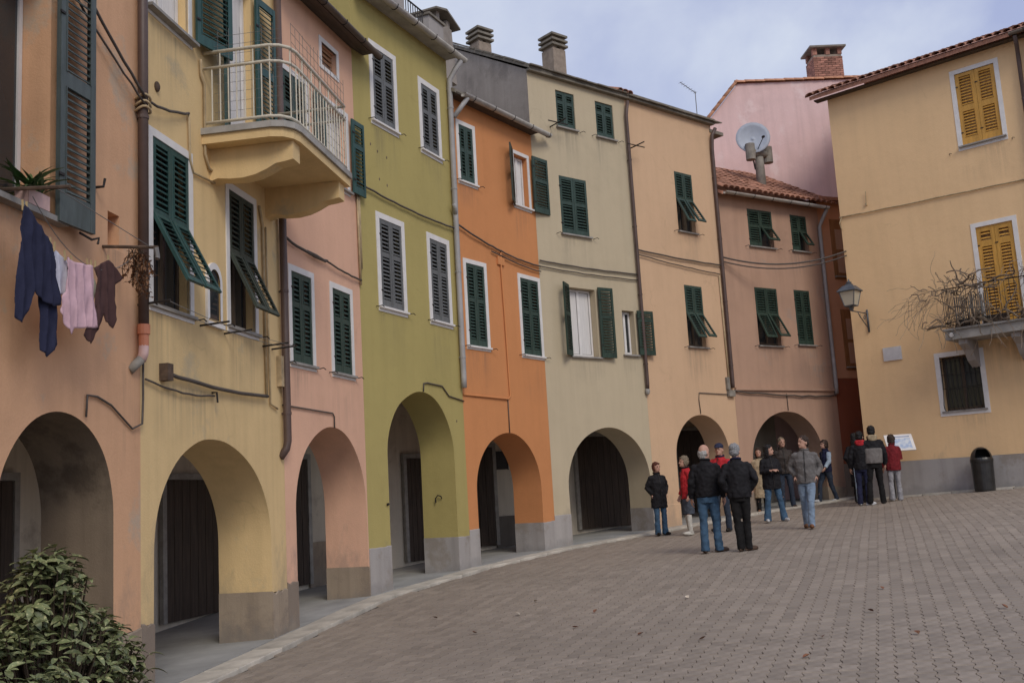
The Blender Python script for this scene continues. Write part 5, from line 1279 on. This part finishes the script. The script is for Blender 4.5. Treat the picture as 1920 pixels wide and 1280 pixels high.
    # --- shoes
    for k in (0, 1):
        fx, fy = feet[k]; b = MB(); rt = Matrix.Rotation(R(foot_yaw[k]), 3, 'Z'); c0 = Vector((fx, fy, 0))
        b.ell(c0 + rt @ Vector((0, .075, .040)), (.046, .115, .044), 12, 8, rt); b.ell(c0 + rt @ Vector((0, -.015, .052)), (.040, .062, .055), 12, 8, rt); b.ell(c0 + rt @ Vector((0, .04, .018)), (.046, .14, .018), 12, 6, rt)
        if boots: hip, knee, ank = legs[k]; b.tube([ank + Vector((0, 0, -.03)), ank.lerp(knee, .45), ank.lerp(knee, .86)], [.05, .058, .064], 12)
        o = remesh(b, .0095, 'boot' if boots else 'shoe', C[shoes], e, 2)
        for v in o.data.vertices: v.co.z = max(v.co.z, 0)
    # --- jacket
    b = MB(); l = loose; top = []
    hemr = .172 * l if hem > .7 else .185 * l
    b.loft([(0, 0, hem, hemr, .125 * l), (0, -.004, hem + .1, .176 * l, .13 * l), (0, 0, 1.08, .168 * l, .128 * l), (0, 0, 1.24, (sw + .012) * l, .132 * l), (0, -.008, 1.35, (sw + .012) * l, .125), (0, -.012, 1.42, sw * .80, .105), (0, -.012, 1.455, sw * .58, .09), (0, -.012, 1.485, sw * .44, .078), (0, -.008, 1.515, .072, .072)], 18)
    smat = C[sleeve] if sleeve else None
    sb = MB() if smat else b
    for sh, el, wr in armsl:
        sb.tube([sh, sh.lerp(el, .5) + Vector((0, 0, .0)), el, el.lerp(wr, .6), wr.lerp(el, .03)], [.070, .068, .064, .058, .052], 12)
        b.ell(sh + Vector((-.02 * (1 if sh.x > 0 else -1), 0, -.01)), (.078, .078, .066), 12, 8)
    j = remesh(b, .0115, 'vest' if vest else ('coat' if hem < .62 else 'jacket'), C[jacket], e, 2, .036)
    if smat: remesh(sb, .0115, 'sleeves', smat, e, 2, .028)
    b = MB(); b.tube([(.076 * math.sin(a), -.010 + .074 * math.cos(a), 1.50 + .014 * math.cos(a + math.pi)) for a in [2 * math.pi * i / 14 for i in range(15)]], .020, 8, False); b.build('collar', C[collar or jacket], e, smooth=True)
    if hem > .6:    # front zip
        b = MB(); b.tube([(0, .131 * l + .006, hem + .04), (0, .135 * l + .008, 1.1), (0, .14 * l, 1.24), (0, .125, 1.36), (0, .085, 1.46)], .007, 5); b.build('zip', M['iron'], e)
    if panel:
        b = MB(); b.loft([(0, -.012, hem - .01, .182 * l, .135 * l), (0, -.014, hem + .12, .186 * l, .14 * l), (0, -.012, 1.2, (sw + .022) * l, .14 * l), (0, -.012, 1.25, (sw + .01) * l, .132 * l)], 18); remesh(b, .012, 'back_panel', C[panel], e, 3, .016)
    if hood:
        b = MB(); b.ell((0, -.085, 1.47), (.105, .05, .07)); b.tube([(-.10, .0, 1.49), (-.085, -.08, 1.52), (0, -.115, 1.53), (.085, -.08, 1.52), (.10, .0, 1.49)], .03, 8); remesh(b, .012, 'hood', C[hood], e, 3, .02)
    # --- hair
    hc, style = hair; b = MB(); dsp = .030; tx = None
    if style == 'bald':
        b.ell(hp(0, -.030, 1.615), (.084, .082, .078), 16, 9, Hd); b.ell(hp(0, -.05, 1.57), (.066, .055, .06), 12, 8, Hd)
    elif style == 'cap':
        b.ell(hp(0, -.006, 1.685), (.091, .112, .078), 16, 9, Hd); b.ell(hp(0, .115, 1.678), (.06, .07, .010), 14, 6, Hd @ Matrix.Rotation(-.15, 3, 'X')); dsp = None
    else:
        b.ell(hp(0, -.016, 1.668), (.089, .106, .104), 16, 10, Hd); b.ell(hp(0, -.045, 1.62), (.086, .073, .081), 14, 9, Hd)
        if style in ('bob', 'curly'):
            for sx in (-1, 1): b.ell(hp(sx * .066, -.012, 1.60), (.028, .055, .075), 10, 7, Hd)
            b.ell(hp(0, .070, 1.712), (.058, .024, .022), 10, 6, Hd)
        if style == 'long':
            b.ell(hp(0, -.062, 1.53), (.088, .055, .135), 14, 9, Hd)
            for sx in (-1, 1): b.ell(hp(sx * .070, -.010, 1.565), (.024, .045, .12), 10, 7, Hd)
            b.ell(hp(0, .055, 1.715), (.060, .03, .03), 10, 6, Hd)
        if style == 'curly':
            b.ell(hp(0, -.03, 1.645), (.105, .105, .115), 14, 9, Hd); b.ell(hp(0, -.05, 1.57), (.095, .07, .09), 12, 8, Hd); dsp = .05; tx = CLH
    o = remesh(b, .0088, 'cap' if style == 'cap' else 'hair', HC[hc], e, 2, dsp, tx or CLH)
    if style == 'cap':
        b = MB(); b.ell(hp(0, -.04, 1.61), (.079, .062, .045), 12, 8, Hd); remesh(b, .009, 'hair', HC['grey'], e, 2, .01, CLH)
    return e

person('balding man in black jacket and blue jeans seen from behind, arm hanging', (3.13, 17.28), 1.79, -14, 'black', 'jeans', 'darkbrownshoe', ('white', 'bald'), ('down', 'down'), ((-.10, -.02), (.12, .06)), (10, -55), -38, .90, 1.13, .012)
person('grey haired man all in black with tan shoes seen from behind', (3.60, 16.89), 1.74, -8, 'black', 'black2', 'darkbrownshoe', ('grey', 'short'), ('pocket', 'pocket'), ((-.06, .0), (.07, .02)), (-12, -58), -18, .86, 1.15, 0, collar='navy')
person('short woman with auburn hair, black jacket and hands in pockets', (3.06, 22.75), 1.60, 198, 'black', 'jeans', 'blackshoe', ('auburn', 'bob'), ('pocket', 'pocket'), ((-.10, 0), (.11, .02)), (15, -15), 15, .66, 1.16, .016, woman=True)
person('woman in red jacket and white boots standing in profile', (3.55, 21.9), 1.66, 104, 'red', 'skirt', 'whiteboot', ('ash', 'bob'), ('down', 'down'), ((-.09, .03), (.10, -.04)), (8, -8), 0, .80, 1.02, 0, boots=True, skirt=True, woman=True, collar='black')
person('man in red vest and navy cap facing the balding man', (4.22, 21.7), 1.84, 140, 'red', 'jeans_dark', 'blackshoe', ('cap', 'cap'), ('pocket', 'down'), ((-.12, .0), (.12, .03)), (14, -14), 12, .90, 1.12, 0, sleeve='navy', vest=True, collar='navy')
person('woman in beige coat half hidden in front of the far arch', (6.26, 26.7), 1.66, 172, 'beige', 'black2', 'brownshoe', ('brown', 'bob'), ('down', 'down'), ((-.09, 0), (.1, .03)), (10, -10), -8, .40, 1.18, 0, woman=True, collar='black')
person('woman with long black hair, black jacket and jeans looking right', (5.59, 22.78), 1.69, 186, 'black', 'jeans', 'sneaker', ('black', 'long'), ('front', 'front'), ((-.20, .05), (.19, .02)), (12, -18), 55, .74, 1.22, .028, woman=True)
person('tall man in dark brown jacket standing behind the black haired woman', (7.05, 27.2), 1.86, 176, 'brown', 'jeans_dark', 'darkbrownshoe', ('ash', 'short'), ('down', 'pocket'), ((-.13, .0), (.14, .04)), (12, -12), 10, .86, 1.18, .0)
person('man in grey jacket and pale jeans strolling with hands in pockets', (5.53, 19.93), 1.77, 162, 'grey', 'jeans_light', 'brownshoe', ('brown', 'short'), ('pocket', 'pocket'), ((-.05, .24), (.05, -.16)), (4, -8), -48, .84, 1.14, .006, collar='grey')
person('curly haired woman in dark vest with pale blue sleeves striding left', (8.33, 27.9), 1.67, 112, 'navy', 'jeans_dark', 'sneaker', ('brown', 'curly'), ('swing', 'back'), ((-.07, -.24), (.08, .26)), (4, -4), 0, .84, 1.06, 0, sleeve='paleblue', vest=True, woman=True)
person('young man in black jacket with grey back panel reading the panel', (8.5, 24.63), 1.86, -6, 'black', 'black2', 'blackshoe', ('black', 'short'), ('down', 'down'), ((-.15, .0), (.15, .02)), (14, -14), 0, .92, 1.10, .008, panel='panel', hood='beige')
person('child in dark red jacket and pale grey trousers at the panel', (9.12, 25.05), 1.60, -4, 'darkred', 'palegrey', 'sneaker', ('brown', 'curly'), ('down', 'front'), ((-.10, .0), (.12, .03)), (10, -30), 0, .80, 1.14, .02, woman=True)
person('long haired person in a long black coat left of the reading group', (8.55, 25.9), 1.74, -30, 'black', 'black2', 'blackshoe', ('black', 'long'), ('pocket', 'pocket'), ((-.09, 0), (.10, .02)), (10, -10), -10, .42, 1.10, 0, woman=True)
person('person in dark tracksuit with blue leg stripes hidden beside the young man', (8.25, 24.75), 1.76, -20, 'black', 'navy', 'sneaker', ('black', 'short'), ('down', 'front'), ((-.10, .02), (.10, -.03)), (10, -60), -12, .84, 1.06, .008, collar='red', hood='red', stripe='paleblue')
bpy.context.view_layer.update()
